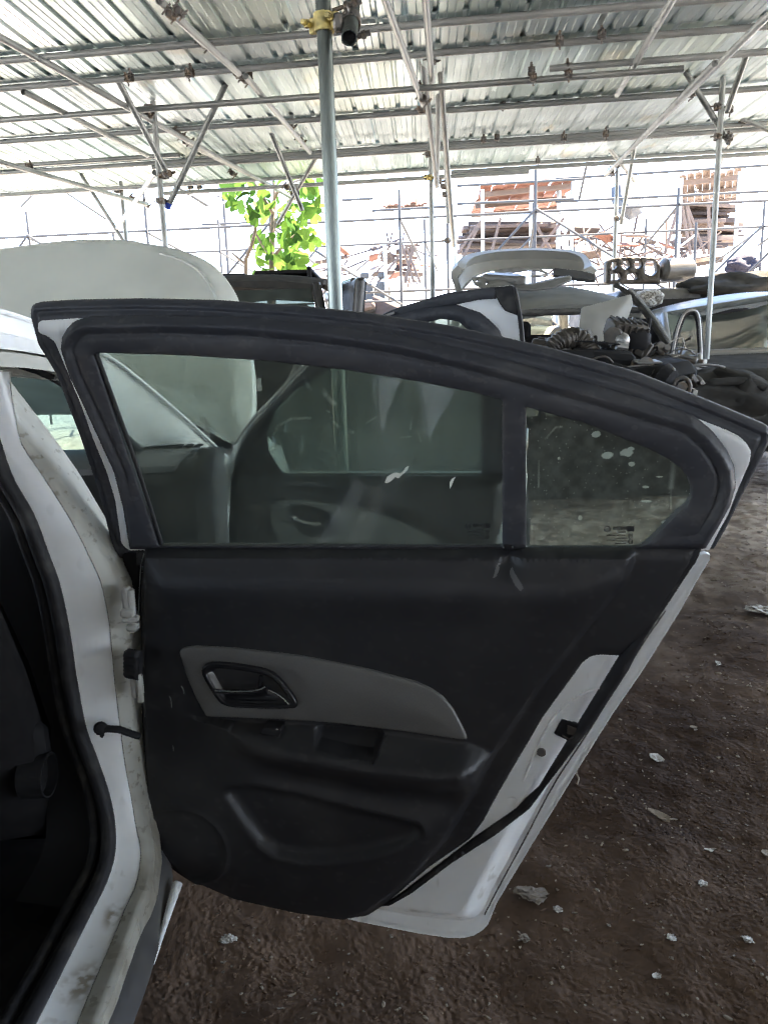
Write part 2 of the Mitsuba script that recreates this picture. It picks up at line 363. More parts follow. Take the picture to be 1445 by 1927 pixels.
def tube(pts, r, sides=10, cap=True, flat=1.0, up=None):
    pts = np.asarray(pts, float)
    rr = np.broadcast_to(np.asarray(r, float), (len(pts),))
    tan = np.gradient(pts, axis=0)
    tan /= np.linalg.norm(tan, axis=1, keepdims=True) + 1e-12
    th = np.arange(sides) * 2 * math.pi / sides
    ref = np.array([0, 0, 1.0]) if up is None else np.asarray(up, float)
    rings, a = [], None
    for k in range(len(pts)):
        if a is None or up is not None:
            a = np.cross(tan[k], ref)
            if np.linalg.norm(a) < 0.1:
                a = np.cross(tan[k], [1.0, 0.2, 0])
        else:
            a = a - tan[k] * (a @ tan[k])
        a = a / np.linalg.norm(a)
        b = np.cross(a, tan[k])
        rings.append(pts[k] + rr[k] * (np.outer(np.cos(th), a) + flat * np.outer(np.sin(th), b)))
    v = np.vstack(rings)
    i, j, f = np.arange(sides), (np.arange(sides) + 1) % sides, []
    for k in range(len(pts) - 1):
        f += [np.stack([k * sides + i, k * sides + j, (k + 1) * sides + j], 1), np.stack([k * sides + i, (k + 1) * sides + j, (k + 1) * sides + i], 1)]
    if cap:
        n = len(v)
        v = np.vstack([v, pts[:1], pts[-1:]])
        f += [np.stack([j, i, i * 0 + n], 1), np.stack([(len(pts) - 1) * sides + i, (len(pts) - 1) * sides + j, i * 0 + n + 1], 1)]
    return trimesh.Trimesh(v, np.vstack(f), process=False)


def loft(rings, closed=True, caps=True):
    """rings: (k, m, 3); closed cross sections."""
    rings = np.asarray(rings, float)
    k, m, _ = rings.shape
    v = rings.reshape(-1, 3)
    i = np.arange(m if closed else m - 1)
    j = (i + 1) % m
    f = []
    for q in range(k - 1):
        f += [np.stack([q * m + i, q * m + j, (q + 1) * m + j], 1), np.stack([q * m + i, (q + 1) * m + j, (q + 1) * m + i], 1)]
    if caps and closed:
        n = len(v)
        v = np.vstack([v, rings[0].mean(0, keepdims=True), rings[-1].mean(0, keepdims=True)])
        f += [np.stack([j, i, i * 0 + n], 1), np.stack([(k - 1) * m + i, (k - 1) * m + j, i * 0 + n + 1], 1)]
    mesh = trimesh.Trimesh(v, np.vstack(f), process=False)
    if caps and closed and mesh.volume < 0:
        mesh.invert()
    return mesh


def rounded(poly, r):
    return poly.buffer(-r, quad_segs=6).buffer(2 * r, quad_segs=6).buffer(-r, quad_segs=6) if r > 0 else poly


def hf(poly, hfun, hback, res=0.012, bevel=0.003, extra=(), mirror=False, cap=True):
    """A slab over the 2-D polygon: front height hfun(s, t, dist to edge) with a rounded rim, flat back at hback. Returns (s, t, h) vertices and faces."""
    if poly.geom_type == 'MultiPolygon':
        poly = max(poly.geoms, key=lambda g: g.area)
    rings = []

    def add(pg, step, tol=0.0):
        for g in getattr(pg, 'geoms', [pg]):
            if g.is_empty:
                continue
            for ring in [g.exterior, *g.interiors]:
                q = resample(np.array(ring.coords), step=step)[:-1]
                rings.append(q)
    add(poly, res * 0.7)
    nb = sum(map(len, rings))
    if bevel > 0:
        for q in (0.3, 1.0):
            add(poly.buffer(-bevel * q), res * 0.7)
    for g, st in extra:
        if g.geom_type in ('Polygon', 'MultiPolygon'):
            inner = g.intersection(poly.buffer(-bevel - 1e-4))
            add(inner, st) if inner.geom_type in ('Polygon', 'MultiPolygon') else None
    x0, y0, x1, y1 = poly.bounds
    gx, gy = np.meshgrid(np.arange(x0, x1, res), np.arange(y0, y1, res * 0.87))
    gx = gx + (np.arange(gx.shape[0]) % 2)[:, None] * res / 2
    g = np.stack([gx.ravel(), gy.ravel()], 1)
    keep = poly.buffer(-max(bevel, 0) - res * 0.4)
    g = g[shapely.contains_xy(keep, g[:, 0], g[:, 1])] if not keep.is_empty else g[:0]
    pts = np.vstack(rings + [g])
    tri = Delaunay(pts).simplices
    c = pts[tri].mean(1)
    tri = tri[shapely.contains_xy(poly, c[:, 0], c[:, 1])]
    area = np.cross(pts[tri[:, 1]] - pts[tri[:, 0]], pts[tri[:, 2]] - pts[tri[:, 0]])
    tri = np.where((area < 0)[:, None], tri[:, ::-1], tri)
    tri = tri[np.abs(area) > 1e-12]
    d = shapely.distance(shapely.points(pts), poly.boundary)
    d[:nb] = 0
    h = np.broadcast_to(hfun(pts[:, 0], pts[:, 1], d), (len(pts),)).copy()
    if bevel > 0:
        q = np.clip(d / bevel, 0, 1)
        h -= bevel * (1 - np.sqrt(np.clip(1 - (1 - q) ** 2, 0, 1)))
    e = np.vstack([tri[:, [0, 1]], tri[:, [1, 2]], tri[:, [2, 0]]])
    key = np.sort(e, axis=1)
    _, idx, cnt = np.unique(key, axis=0, return_index=True, return_counts=True)
    be = e[idx[cnt == 1]]
    n = len(pts)
    top = np.c_[pts, h]
    bot = np.c_[pts, -h if mirror else np.full(n, hback)]
    v = np.vstack([top, bot])
    f = [tri, np.stack([be[:, 1], be[:, 0], be[:, 0] + n], 1), np.stack([be[:, 1], be[:, 0] + n, be[:, 1] + n], 1)]
    if cap:
        f.append(tri[:, ::-1] + n)
    return v, np.vstack(f)


class Frame:
    """A plane with axes s, t and normal n (h): maps flat outlines to the place where the panel stands."""

    def __init__(self, o, s, t):
        self.o, self.s, self.t = (np.asarray(x, float) for x in (o, s, t))
        self.n = np.cross(self.s, self.t)

    def to(self, v):
        v = np.asarray(v, float)
        return self.o + v[:, :1] * self.s + v[:, 1:2] * self.t + v[:, 2:3] * self.n

    def px(self, pts, h=0.0):
        out = []
        for x, y in pts:
            d = ray(x, y)
            q = CAM + d * (((self.o + self.n * h - CAM) @ self.n) / (d @ self.n)) - self.o
            out.append((q @ self.s, q @ self.t))
        return np.array(out)

    def p3(self, pts, h=0.0):
        q = self.px(pts, h)
        return self.to(np.c_[q, np.full(len(q), h)])

    def poly(self, pts, h=0.0, smooth=0, holes=()):
        q = self.px(pts, h)
        if smooth:
            q = chaikin(q, smooth)
        return sg.Polygon(q, [chaikin(self.px(x, h), smooth) if smooth else self.px(x, h) for x in holes]).buffer(0)

    def mesh(self, poly, hfun, hback, **kw):
        v, f = hf(poly, hfun if callable(hfun) else (lambda s, t, d: hfun), hback, **kw)
        return trimesh.Trimesh(self.to(v), f, process=False)


def chaikin(q, n=2, keep=55):
    q = np.asarray(q, float)
    for _ in range(int(n * 2.0)):
        nx = np.roll(q, -1, 0)
        q = np.stack([0.75 * q + 0.25 * nx, 0.25 * q + 0.75 * nx], 1).reshape(-1, 2)
    return q


def sstep(a, b, x):
    t = np.clip((x - a) / (b - a), 0, 1)
    return t * t * (3 - 2 * t)


# ================================================================== THE WHITE CAR: its open rear door
C9, S9 = math.cos(math.radians(9)), math.sin(math.radians(9))
ZB = 0.968
FL = Frame((0, 1.45, 0), (C9, -S9, 0), (0, 0, 1))
TILT = math.radians(9)
FU = Frame((0, 1.45, ZB), FL.s, math.cos(TILT) * FL.t + math.sin(TILT) * FL.n)
CAR = thing('white_car', 'white sedan with its rear door, front door and bonnet standing open', 'car')
RD = CAR + '__rear_door'
labels[RD] = {'label': 'open rear door of the white sedan, seen from its black trimmed inside'}

# lower shell with the folded outer hem
shell_px = [(275, 1056), (272, 1300), (282, 1500), (306, 1605), (360, 1662), (480, 1702), (600, 1718), (690, 1731), (780, 1748), (868, 1757), (890, 1752), (908, 1735), (924, 1698), (982, 1590),
            (1044, 1478), (1098, 1392), (1152, 1306), (1206, 1218), (1250, 1150), (1290, 1090), (1320, 1056)]
shell = FL.poly(shell_px)
mesh = FL.mesh(shell, lambda s, t, d: -0.034 + 0.034 * sstep(0.0, 0.045, d), -0.040, res=0.012, bevel=0.002, extra=[(shell.buffer(-0.02), 0.008), (shell.buffer(-0.045), 0.01)])
scene[RD] = mikit.ply(mesh, 'm_paint', smooth=40)
skin_px = [(262, 1050),  (262, 1300), (275, 1500), (304, 1585), (358, 1640), (470, 1690), (600, 1716), (673, 1736), (780, 1757), (845, 1767), (872, 1767), (890, 1763), (906, 1754), (918, 1742), (934, 1702), (999, 1594), (1090, 1445),
           (1150, 1349), (1210, 1262), (1281, 1149), (1308, 1100), (1339, 1048), (1334, 1040), (1318, 1045), (1290, 1057)]
skin = FL.poly(skin_px, -0.042)
put(RD + '__outer_skin', FL.mesh(skin, lambda s, t, d: -0.041 - 0.004 * sstep(0.012, 0.004, d) + 0.004 * sstep(0.007, 0.0, d), -0.060, res=0.016, bevel=0.0025, extra=[(skin.buffer(-0.007), 0.006), (skin.buffer(-0.011), 0.006)]), 'm_paint', 40)

put(RD + '__hem_seam', tube(curve(FL.p3([(1252, 1150), (1208, 1214), (1154, 1302), (1100, 1388), (1046, 1470), (984, 1586), (928, 1690), (912, 1722)], -0.038), 60), 0.0013, 6), 'm_dark_metal', True, label='dark seam line along the folded door edge')
# trim panel
trim_px = [(270, 1033), (264, 1068), (261, 1130), (261, 1300), (266, 1420), (274, 1540), (284, 1590), (304, 1624), (345, 1658), (440, 1699), (560, 1725), (640, 1738), (690, 1730), (723, 1709), (806, 1639), (885, 1584), (910, 1550),
           (939, 1496), (993, 1404), (1022, 1354), (1086, 1267), (1097, 1251), (1112, 1240), (1130, 1236), (1167, 1238), (1213, 1203), (1251, 1148), (1306, 1064), (1316, 1040), (1312, 1033)]
trim = FL.poly(trim_px, 0.01)
raised_px = [(266, 1036), (263, 1300), (272, 1500), (292, 1608), (345, 1655), (440, 1696), (560, 1722), (650, 1735), (690, 1722), (770, 1665), (839, 1587), (889, 1504), (931, 1425), (1010, 1310), (1100, 1195), (1160, 1120), (1179, 1096), (1192, 1060), (1196, 1036)]
raised = FL.poly(raised_px, 0.02)
ridge = FL.px([(262, 1352), (345, 1358), (430, 1369), (480, 1395), (560, 1415), (700, 1441), (820, 1454), (900, 1453), (935, 1440)], 0.06)
tops = FL.px([(262, 1346), (345, 1350), (430, 1355), (500, 1357), (620, 1364), (760, 1381), (880, 1398), (905, 1408), (935, 1425)], 0.035)
cup = rounded(FL.poly([(588, 1374), (640, 1376), (722, 1386), (708, 1424), (650, 1416), (594, 1402)], 0.06), 0.006)
pocket = rounded(FL.poly([(412, 1478), (470, 1470), (560, 1490), (680, 1520), (790, 1545), (810, 1558), (770, 1588), (700, 1606), (630, 1617), (570, 1616), (520, 1606), (490, 1585), (455, 1540)], 0.03), 0.02)
spk_c, spk_r = FL.px([(352, 1592)], 0.03)[0], 0.093
handle_hole_px = [(380, 1265), (386, 1254), (400, 1249), (440, 1252), (500, 1262), (520, 1274), (545, 1303), (559, 1328), (550, 1332), (470, 1331), (425, 1328), (410, 1316), (394, 1290)]
dim = FL.px([(957, 1058)], 0.03)[0]


def sdist(poly, s, t):
    p = shapely.points(np.stack([s, t], 1))
    d = shapely.distance(p, poly.boundary)
    return np.where(shapely.contains_xy(poly, s, t), d, -d)


def trim_h(s, t, d):
    r = sdist(raised, s, t)
    h = 0.008 + 0.020 * sstep(-0.004, 0.014, r) + 0.010 * sstep(0.0, 0.10, r)
    h += 0.012 * np.exp(-((t - 0.90) / 0.05) ** 2) * sstep(0.0, 0.05, r)
    tr, tt = np.interp(s, ridge[:, 0], ridge[:, 1]), np.interp(s, tops[:, 0], tops[:, 1])
    amp = 0.052 * sstep(ridge[1, 0] - 0.02, ridge[3, 0] + 0.04, s) * (1 - 0.85 * sstep(ridge[7, 0] - 0.04, ridge[8, 0], s)) * sstep(-0.002, 0.03, r)
    up = np.clip((tt - t) / np.maximum(tt - tr, 1e-4), 0, 1)
    down = sstep(0.0, 0.075, tr - t)
    h += np.where(t > tr, amp * sstep(0, 1, up) ** 0.8, amp * (1 - down * 0.9))
    # hollow under the armrest and map pocket
    h -= 0.018 * np.exp(-(((tr - 0.085) - t) / 0.035) ** 2) * sstep(ridge[2, 0], ridge[4, 0], s) * (1 - sstep(ridge[6, 0], ridge[7, 0], s)) * (t < tr)
    q = sdist(pocket, s, t)
    h -= 0.016 * sstep(0.0, 0.020, q)
    h += 0.002 * np.exp(-((q + 0.006) / 0.006) ** 2)
    h -= 0.026 * sstep(0.0, 0.008, sdist(cup, s, t))
    dd = np.hypot(s - spk_c[0], t - spk_c[1])
    h += 0.005 * np.exp(-((dd - spk_r) / 0.004) ** 2) - 0.004 * sstep(spk_r - 0.003, spk_r - 0.012, dd)
    h -= 0.016 * np.exp(-((s - dim[0]) / 0.018) ** 2 - ((t - dim[1]) / 0.022) ** 2)
    h -= 0.006 * sstep(0.012, 0.0, d)
    return h


ridge_zone = sg.LineString(ridge).buffer(0.03)
mesh = FL.mesh(trim, trim_h, 0.0, res=0.011, bevel=0.003, extra=[(raised.buffer(-0.004), 0.005), (raised.buffer(0.003), 0.005), (raised.buffer(-0.012), 0.006), (pocket, 0.004), (pocket.buffer(-0.006), 0.005), (pocket.buffer(-0.011), 0.005), (pocket.buffer(0.006), 0.005),
               (ridge_zone, 0.005), (sg.LineString(ridge).buffer(0.004), 0.004), (sg.LineString(tops).buffer(0.003), 0.004), (sg.LineString(ridge).buffer(0.013), 0.005), (cup, 0.003), (cup.buffer(-0.008), 0.003),
               (sg.Point(spk_c).buffer(spk_r), 0.005), (sg.Point(spk_c).buffer(spk_r - 0.004), 0.005), (sg.Point(spk_c).buffer(spk_r + 0.004), 0.005)])
put(RD + '__trim_panel', mesh, 'm_trim', 50)
# grey decor panel with the handle bowl
insert_px = [(334, 1232), (337, 1225), (346, 1221), (365, 1219), (440, 1223), (560, 1237), (680, 1260), (780, 1286), (812, 1300), (834, 1316), (852, 1338), (868, 1368), (880, 1396), (876, 1398), (760, 1381), (620, 1364), (500, 1357), (388, 1353), (384, 1351), (365, 1317), (346, 1272)]
hole = rounded(FL.poly(handle_hole_px, 0.05, 1), 0.004)
insert = FL.poly(insert_px, 0.05).difference(hole)


def trim_base(s, t):
    r = sdist(raised, s, t)
    return 0.008 + 0.020 * sstep(-0.004, 0.014, r) + 0.010 * sstep(0.0, 0.10, r)


put(RD + '__grey_insert', FL.mesh(insert, lambda s, t, d: trim_base(s, t) + 0.006 + 0.006 * sstep(0, 0.05, d), 0.01, res=0.012, bevel=0.004), 'm_insert', 50)
put(RD + '__handle_bezel', FL.mesh(hole.buffer(0.003).difference(hole.buffer(-0.007)), lambda s, t, d: trim_base(s, t) + 0.0145, 0.02, res=0.006, bevel=0.003), 'm_black_gloss', 50)
bowl = hole.buffer(-0.004)
put(RD + '__handle_bowl', FL.mesh(bowl, lambda s, t, d: 0.050 - 0.024 * sstep(0, 0.022, d), 0.012, res=0.008, bevel=0.0, extra=[(bowl.buffer(-0.01), 0.005)]), 'm_black_gloss', 50)
lev = FL.p3([(405, 1301), (430, 1302.5), (470, 1302), (488, 1299), (500, 1293)], 0.053)
put(RD + '__door_handle', join(tube(curve(lev, 24), 0.0035, 8, flat=1.2), FL.mesh(FL.poly([(404, 1302), (470, 1303), (498, 1296), (520, 1308), (545, 1329), (500, 1327), (440, 1324), (418, 1316)], 0.046), lambda s, t, d: 0.042 + 0.004 * sstep(0, 0.02, d), 0.03, res=0.006, bevel=0.003),
    tube(FL.p3([(491, 1272), (490, 1296)], 0.047), 0.004, 8)), 'm_black_gloss', 50, label='black inner door handle lever')
put(RD + '__handle_trim', join(tube(curve(FL.p3([(405, 1300), (430, 1301.5), (470, 1301), (488, 1298), (499, 1293)], 0.0575), 24), 0.0013, 6), tube(curve(FL.p3([(505, 1299), (525, 1309), (545, 1328)], 0.0495), 12), 0.001, 6)), 'm_chrome', True, label='thin bright line on the handle lever')
sw = FL.p3([(511, 1375)], 0.064)[0]
put(RD + '__window_switch', FL.mesh(rounded(FL.poly([(497, 1367), (532, 1370), (527, 1385), (489, 1379)], 0.066), 0.002), 0.073, 0.04, res=0.005, bevel=0.002), 'm_black_gloss', 40)
put(RD + '__switch_mark', FL.mesh(sg.Point(FL.px([(521, 1373)], 0.073)[0]).buffer(0.0016), 0.0736, 0.072, res=0.003, bevel=0), 'm_white_dot', 40)
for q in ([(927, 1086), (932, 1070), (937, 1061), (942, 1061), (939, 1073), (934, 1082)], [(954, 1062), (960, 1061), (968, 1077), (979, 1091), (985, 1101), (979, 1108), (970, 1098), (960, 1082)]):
    put(RD + '__dent_glint', FL.mesh(rounded(FL.poly(q, 0.03), 0.001), lambda s, t, d: trim_h(s, t, d + 1) + 0.0002 + 0.0006 * sstep(0, 0.004, d), 0.015, res=0.003, bevel=0.0), 'm_dent_glint', 50)  # two bright reflections off the dent, laid on as pale raised patches
for q in ([(342, 1290), (346, 1296), (348, 1304)], [(320, 1310), (323, 1320), (324, 1331)], [(326, 1402), (327, 1412)], [(268, 1352), (273, 1352)]):
    w = FL.px(q, 0.035)
    put(RD + '__scratch', tube(curve(FL.to(np.c_[w, trim_h(w[:, 0], w[:, 1], np.ones(len(w)))]), 6), 0.0008, 6), 'm_insert_pale', True)
put(RD + '__armrest_seam', tube(curve(FL.p3([(727, 1384), (718, 1402), (711, 1424), (700, 1444)], 0.083), 14), 0.0012, 6), 'm_trim', True)

# rubber seal running down the shut face
seal_px = [(1322, 1033), (1314, 1054), (1251, 1150), (1213, 1207), (1184, 1264), (1120, 1362), (1055, 1448), (1030, 1481), (997, 1526), (931, 1577), (848, 1630), (777, 1684), (735, 1708), (716, 1711), (760, 1681), (889, 1582), (968, 1528), (1014, 1486), (1088, 1366), (1167, 1237), (1208, 1190), (1290, 1065), (1310, 1033)]
put(RD + '__shut_seal', FL.mesh(FL.poly(seal_px, 0.008), lambda s, t, d: 0.004 + 0.007 * sstep(0, 0.008, d), -0.004, res=0.008, bevel=0.003, extra=[]), 'm_rubber', 50)
# latch and bump stop on the white shut face
put(RD + '__latch_opening', FL.mesh(FL.poly([(1057, 1354), (1072, 1358), (1092, 1369), (1084, 1392), (1070, 1395), (1042, 1381)], 0.002), 0.0022, -0.01, res=0.006, bevel=0.0008), 'm_black_dull', 40)
put(RD + '__latch_claw', join(FL.mesh(FL.poly([(1068, 1366), (1086, 1372), (1080, 1386), (1066, 1381)], 0.005), 0.006, -0.004, res=0.005, bevel=0.0015), tube(FL.p3([(1058, 1384), (1070, 1391), (1080, 1388)], 0.006), 0.002, 8)), 'm_dark_metal', 40)
b0 = FL.px([(1018.5, 1416.5)], 0.002)[0]
put(RD + '__latch_bolt', join(FL.mesh(sg.Point(b0).buffer(0.0088).difference(sg.Point(b0).buffer(0.005)), 0.004, -0.002, res=0.003, bevel=0.001), FL.mesh(sg.Point(b0).buffer(0.0049), 0.0018, -0.002, res=0.003, bevel=0.0)), 'm_coupler', 40)
b1 = FL.px([(962, 1509)], 0.0)[0]
put(RD + '__plug', FL.mesh(sg.Point(b1).buffer(0.0105), lambda s, t, d: 0.0012 + 0 * s, -0.002, res=0.004, bevel=0.0012), 'm_paint', 40)
put(RD + '__shut_face_crease', tube(curve(FL.p3([(1128, 1295), (1085, 1311), (1045, 1345), (1020, 1385), (1000, 1430), (985, 1470)], -0.0005), 24), 0.0022, 6), 'm_paint', True)

# upper frame: outer seal, white frame, black sash
out_px = [(51, 597), (51, 583), (55, 574), (64, 570), (130, 566), (260, 563.5), (400, 567), (560, 578), (700, 593), (850, 617), (950, 639), (1035, 658), (1120, 681), (1204, 705), (1272, 732), (1345, 761), (1445, 803), (1456, 812), (1452, 835), (1430, 880), (1398, 941), (1368, 1002), (1346, 1038),
          (240, 1038), (232, 1058), (216, 1052), (203, 1018), (179, 925), (146, 826), (100, 706), (66, 650)]
sash_px = [(108, 660), (110, 636), (120, 620), (133, 606), (156, 598), (300, 595), (450, 599), (600, 612), (750, 633), (900, 668), (1000, 695), (1120, 729), (1230, 762), (1309, 786), (1345, 816), (1371, 850), (1385, 881), (1388, 919), (1378, 955), (1356, 995), (1330, 1038), (243, 1038), (239, 1037), (226, 959), (209, 892), (186, 842), (151, 766), (125, 712)]
open_px = [(178, 668), (182, 664.5), (187, 663), (350, 668), (500, 678), (650, 695), (800, 719), (900, 740), (945, 751), (945, 1030), (300, 1027)]
quarter_px = [(990, 765), (1100, 795), (1200, 835), (1232, 849), (1260, 864), (1281, 881), (1294, 898), (1301, 918), (1300, 934), (1292, 950), (1270, 968), (1240, 1000), (1215, 1024), (1205, 1030), (1190, 1033), (990, 1033)]
white_px = [(68, 615), (69, 608), (74, 604), (136, 600), (200, 597), (300, 600), (900, 672), (1300, 784), (1371, 812), (1393, 823), (1407, 836), (1415, 852), (1412, 872), (1390, 923), (1371, 972), (1352, 1006), (1336, 1038), (300, 1038), (240, 1038), (226, 1025), (214, 942), (197, 886), (172, 826), (151, 766), (130, 715), (108, 662), (100, 644), (84, 632), (71, 628), (68, 622)]
sash_all = FU.poly(sash_px, 0.012)
op, qu = FU.poly(open_px, 0.006), FU.poly(quarter_px, 0.006)
inner_cut = sash_all.buffer(-0.03).union(FU.poly([(272, 985), (1300, 985), (1300, 1070), (272, 1070)], -0.01))
outer = FU.poly(out_px, -0.02).difference(inner_cut)
put(RD + '__outer_window_seal', FU.mesh(outer, lambda s, t, d: -0.030 + 0.012 * sstep(0, 0.010, d) - 0.005 * np.exp(-((d - 0.017) / 0.003) ** 2) + 0.004 * sstep(0.018, 0.028, d), -0.045, res=0.012, bevel=0.003,
    extra=[(outer.buffer(-k), 0.006) for k in (0.008, 0.014, 0.017, 0.020, 0.026)]), 'm_sash', 50)
wht = FU.poly(white_px, -0.006).difference(inner_cut)
put(RD + '__white_frame', FU.mesh(wht, lambda s, t, d: -0.006 - 0.004 * sstep(0.012, 0, d), -0.02, res=0.012, bevel=0.002), 'm_paint', 40, label='white painted window frame showing at the corners')
sash = sash_all.difference(op).difference(qu)


def sash_h(s, t, d):
    o = shapely.distance(shapely.points(np.stack([s, t], 1)), sash_all.exterior)
    topside = sstep(0.06, 0.16, t + 0.14 * sstep(0.35, 0.8, s))
    h = 0.002 + 0.012 * sstep(0.0, 0.012, o)
    h += topside * (0.004 * np.exp(-((o - 0.014) / 0.007) ** 2) - 0.006 * np.exp(-((o - 0.030) / 0.003) ** 2))
    g = shapely.distance(shapely.points(np.stack([s, t], 1)), op.union(qu).boundary)
    return h - 0.004 * sstep(0.010, 0.0, g)


put(RD + '__window_sash', FU.mesh(sash, sash_h, -0.012, res=0.012, bevel=0.002, extra=[(sash_all.buffer(-k), 0.006) for k in (0.006, 0.012, 0.018, 0.026, 0.030, 0.034)]), 'm_sash', 50)
put(RD + '__run_channel', tube(curve(FU.p3([(182, 668), (218, 766), (262, 890), (304, 1024)], 0.003), 20), 0.0045, 8), 'm_rubber', True)
put(RD + '__belt_seal', FL.mesh(FL.poly([(262, 1036), (300, 1031), (1215, 1035), (1312, 1038), (1304, 1060), (262, 1062)], -0.02), -0.004, -0.036, res=0.012, bevel=0.003), 'm_rubber', 40)
put(RD + '__belt_strip', tube(curve(FL.p3([(302, 1029), (600, 1031), (943, 1032)], 0.000), 20), 0.0042, 8), 'm_rubber', True)
put(RD + '__divider_foot', join(box(FU.p3([(956, 1030)], 0.014)[0], (0.02, 0.008, 0.012), bev=0.003)), 'm_black_gloss', 40)


def sheet(fr, poly, h=0.0):
    v, f = hf(poly, lambda s, t, d: h + 0 * s, h - 1e-3, res=0.05, bevel=0.0, cap=False)
    f = f[(f < len(v) // 2).all(1)]
    return trimesh.Trimesh(fr.to(v[:len(v) // 2]), f, process=False)


put(RD + '__window_glass', sheet(FU, op.buffer(0.008), -0.006), 'm_glass', False, label='tinted smeared glass of the rear door window')
put(RD + '__quarter_glass', sheet(FU, qu.buffer(0.008), -0.006), 'm_glass_quarter', False, label='small tinted quarter glass with dried spots')
# maker's marks etched on the two panes (seen from behind), and a smear of glue
ink = []


def etched(x0, y0, x1, y1, seed):
    r = np.random.default_rng(seed)
    w, h = x1 - x0, y1 - y0
    rows = [(0.02, 0.20, 0.30, 0.72), (0.27, 0.36, 0.45, 0.72), (0.45, 0.52, 0.08, 0.74), (0.60, 0.67, 0.30, 0.74), (0.74, 0.80, 0.10, 0.74), (0.88, 0.94, 0.36, 0.74)]
    for a, b, c, d in rows:
        x = c
        while x < d:
            k = r.uniform(0.018, 0.04)
            ink.append([(x0 + x * w, y0 + a * h), (x0 + (x + k) * w, y0 + a * h), (x0 + (x + k) * w, y0 + b * h), (x0 + x * w, y0 + b * h)])
            x += k + 0.012
    ink.append([(x0 + 0.76 * w, y0), (x1, y0), (x1, y0 + 0.28 * h), (x0 + 0.76 * w, y0 + 0.28 * h)])
    for cx, cy, rx in ((0.10, 0.16, 0.11), (0.88, 0.52, 0.085), (0.88, 0.82, 0.085)):
        th = np.linspace(0, 2 * math.pi, 17)
        o = [(x0 + (cx + rx * math.cos(a)) * w, y0 + cy * h + rx * w * math.sin(a)) for a in th]
        i = [(x0 + (cx + rx * 0.7 * math.cos(a)) * w, y0 + cy * h + rx * 0.7 * w * math.sin(a)) for a in th]
        ink.extend([o[k], o[k + 1], i[k + 1], i[k]] for k in range(16))
        ink.append([(x0 + (cx - rx * .7) * w, y0 + cy * h - 0.6), (x0 + (cx + rx * .7) * w, y0 + cy * h - 0.6), (x0 + (cx + rx * .7) * w, y0 + cy * h + 0.6), (x0 + (cx - rx * .7) * w, y0 + cy * h + 0.6)])


def quads(fr, qs, h):
    v = np.vstack([fr.p3(q, h) for q in qs])
    f = np.vstack([[4 * i, 4 * i + 1, 4 * i + 2, 4 * i, 4 * i + 2, 4 * i + 3] for i in range(len(qs))]).reshape(-1, 3)
    return trimesh.Trimesh(v, f, process=False)


etched(1137, 990, 1193, 1026, 1)
put(RD + '__etched_mark', quads(FU, ink, -0.004), 'm_ink', False, label='small dark safety mark etched on the quarter glass')
ink = []
etched(876, 985, 922, 1016, 2)
put(RD + '__etched_mark', quads(FU, ink, -0.004), 'm_ink', False, label='small dark safety mark etched on the door window')
put(RD + '__glue_smear', FU.mesh(FU.poly([(724, 908), (728, 898), (738, 891), (746, 889), (752, 892), (760, 885), (764, 879), (770, 876), (767, 884), (757, 893), (750, 900), (744, 897), (736, 905), (729, 909)], -0.004), -0.003, -0.005, res=0.004, bevel=0.0), 'm_glue', False, label='pale scrap of old glue on the window')
put(RD + '__glue_smear', FU.mesh(FU.poly([(846, 908), (849, 902), (858, 896), (853, 905), (849, 916), (846, 920)], -0.004), -0.003, -0.005, res=0.004, bevel=0.0), 'm_glue', False)
# hinge side
put(RD + '__panel_edge_glint', tube(curve(FL.p3([(271, 1042), (266, 1062), (263, 1100), (261.5, 1190)], 0.018), 20), np.linspace(0.0013, 0.0008, 20), 6), 'm_insert_pale', True)  # thin pale line stands for light caught on the panel edge
put(RD + '__hinge_edge', FL.mesh(FL.poly([(228, 1040), (262, 1040), (262, 1330), (254, 1300), (252, 1120), (240, 1075)], -0.03), -0.025, -0.05, res=0.012, bevel=0.003), 'm_black_dull', 40)


# ================================================================== the rest of the white car
def spline_rows(rows, n):
    """rows: list of equally long lists of 3-D points; interpolated smoothly along the list."""
    a = np.asarray(rows, float)
    L = np.r_[0, np.cumsum(np.linalg.norm(np.diff(a.mean(1), axis=0), axis=1))]
    t = np.linspace(0, L[-1], n)
    return PchipInterpolator(L, a, axis=0)(t)


# rear jamb of the B pillar flowing into the sill: per station, image positions of the seal edge, the fold and the outer edge, and how deep each stands
st = [(700, -46, 20, -30, 1.50), (740, -30, 22, 0, 1.50), (815, -6, 34, 58, 1.50), (900, 22, 84, 120, 1.50), (980, 66, 134, 168, 1.50), (1050, 92, 170, 211, 1.50), (1105, 112, 193, 240, 1.50), (1190, 130, 208, 254, 1.50), (1290, 145, 217, 262, 1.50), (1370, 160, 227, 264, 1.49), (1440, 185, 236, 268, 1.475),
      (1500, 205, 247, 274, 1.46), (1560, 216, 257, 282, 1.44), (1610, 215, 266, 290, 1.41), (1660, 200, 258, 284, 1.37), (1720, 170, 232, 260, 1.30), (1800, 130, 199, 234, 1.20), (1860, 100, 173, 213, 1.12), (1927, 66, 146, 186, 1.04), (2050, 10, 95, 140, 0.90), (2300, -110, 10, 60, 0.68), (2700, -300, -140, -70, 0.45)]
rows = []
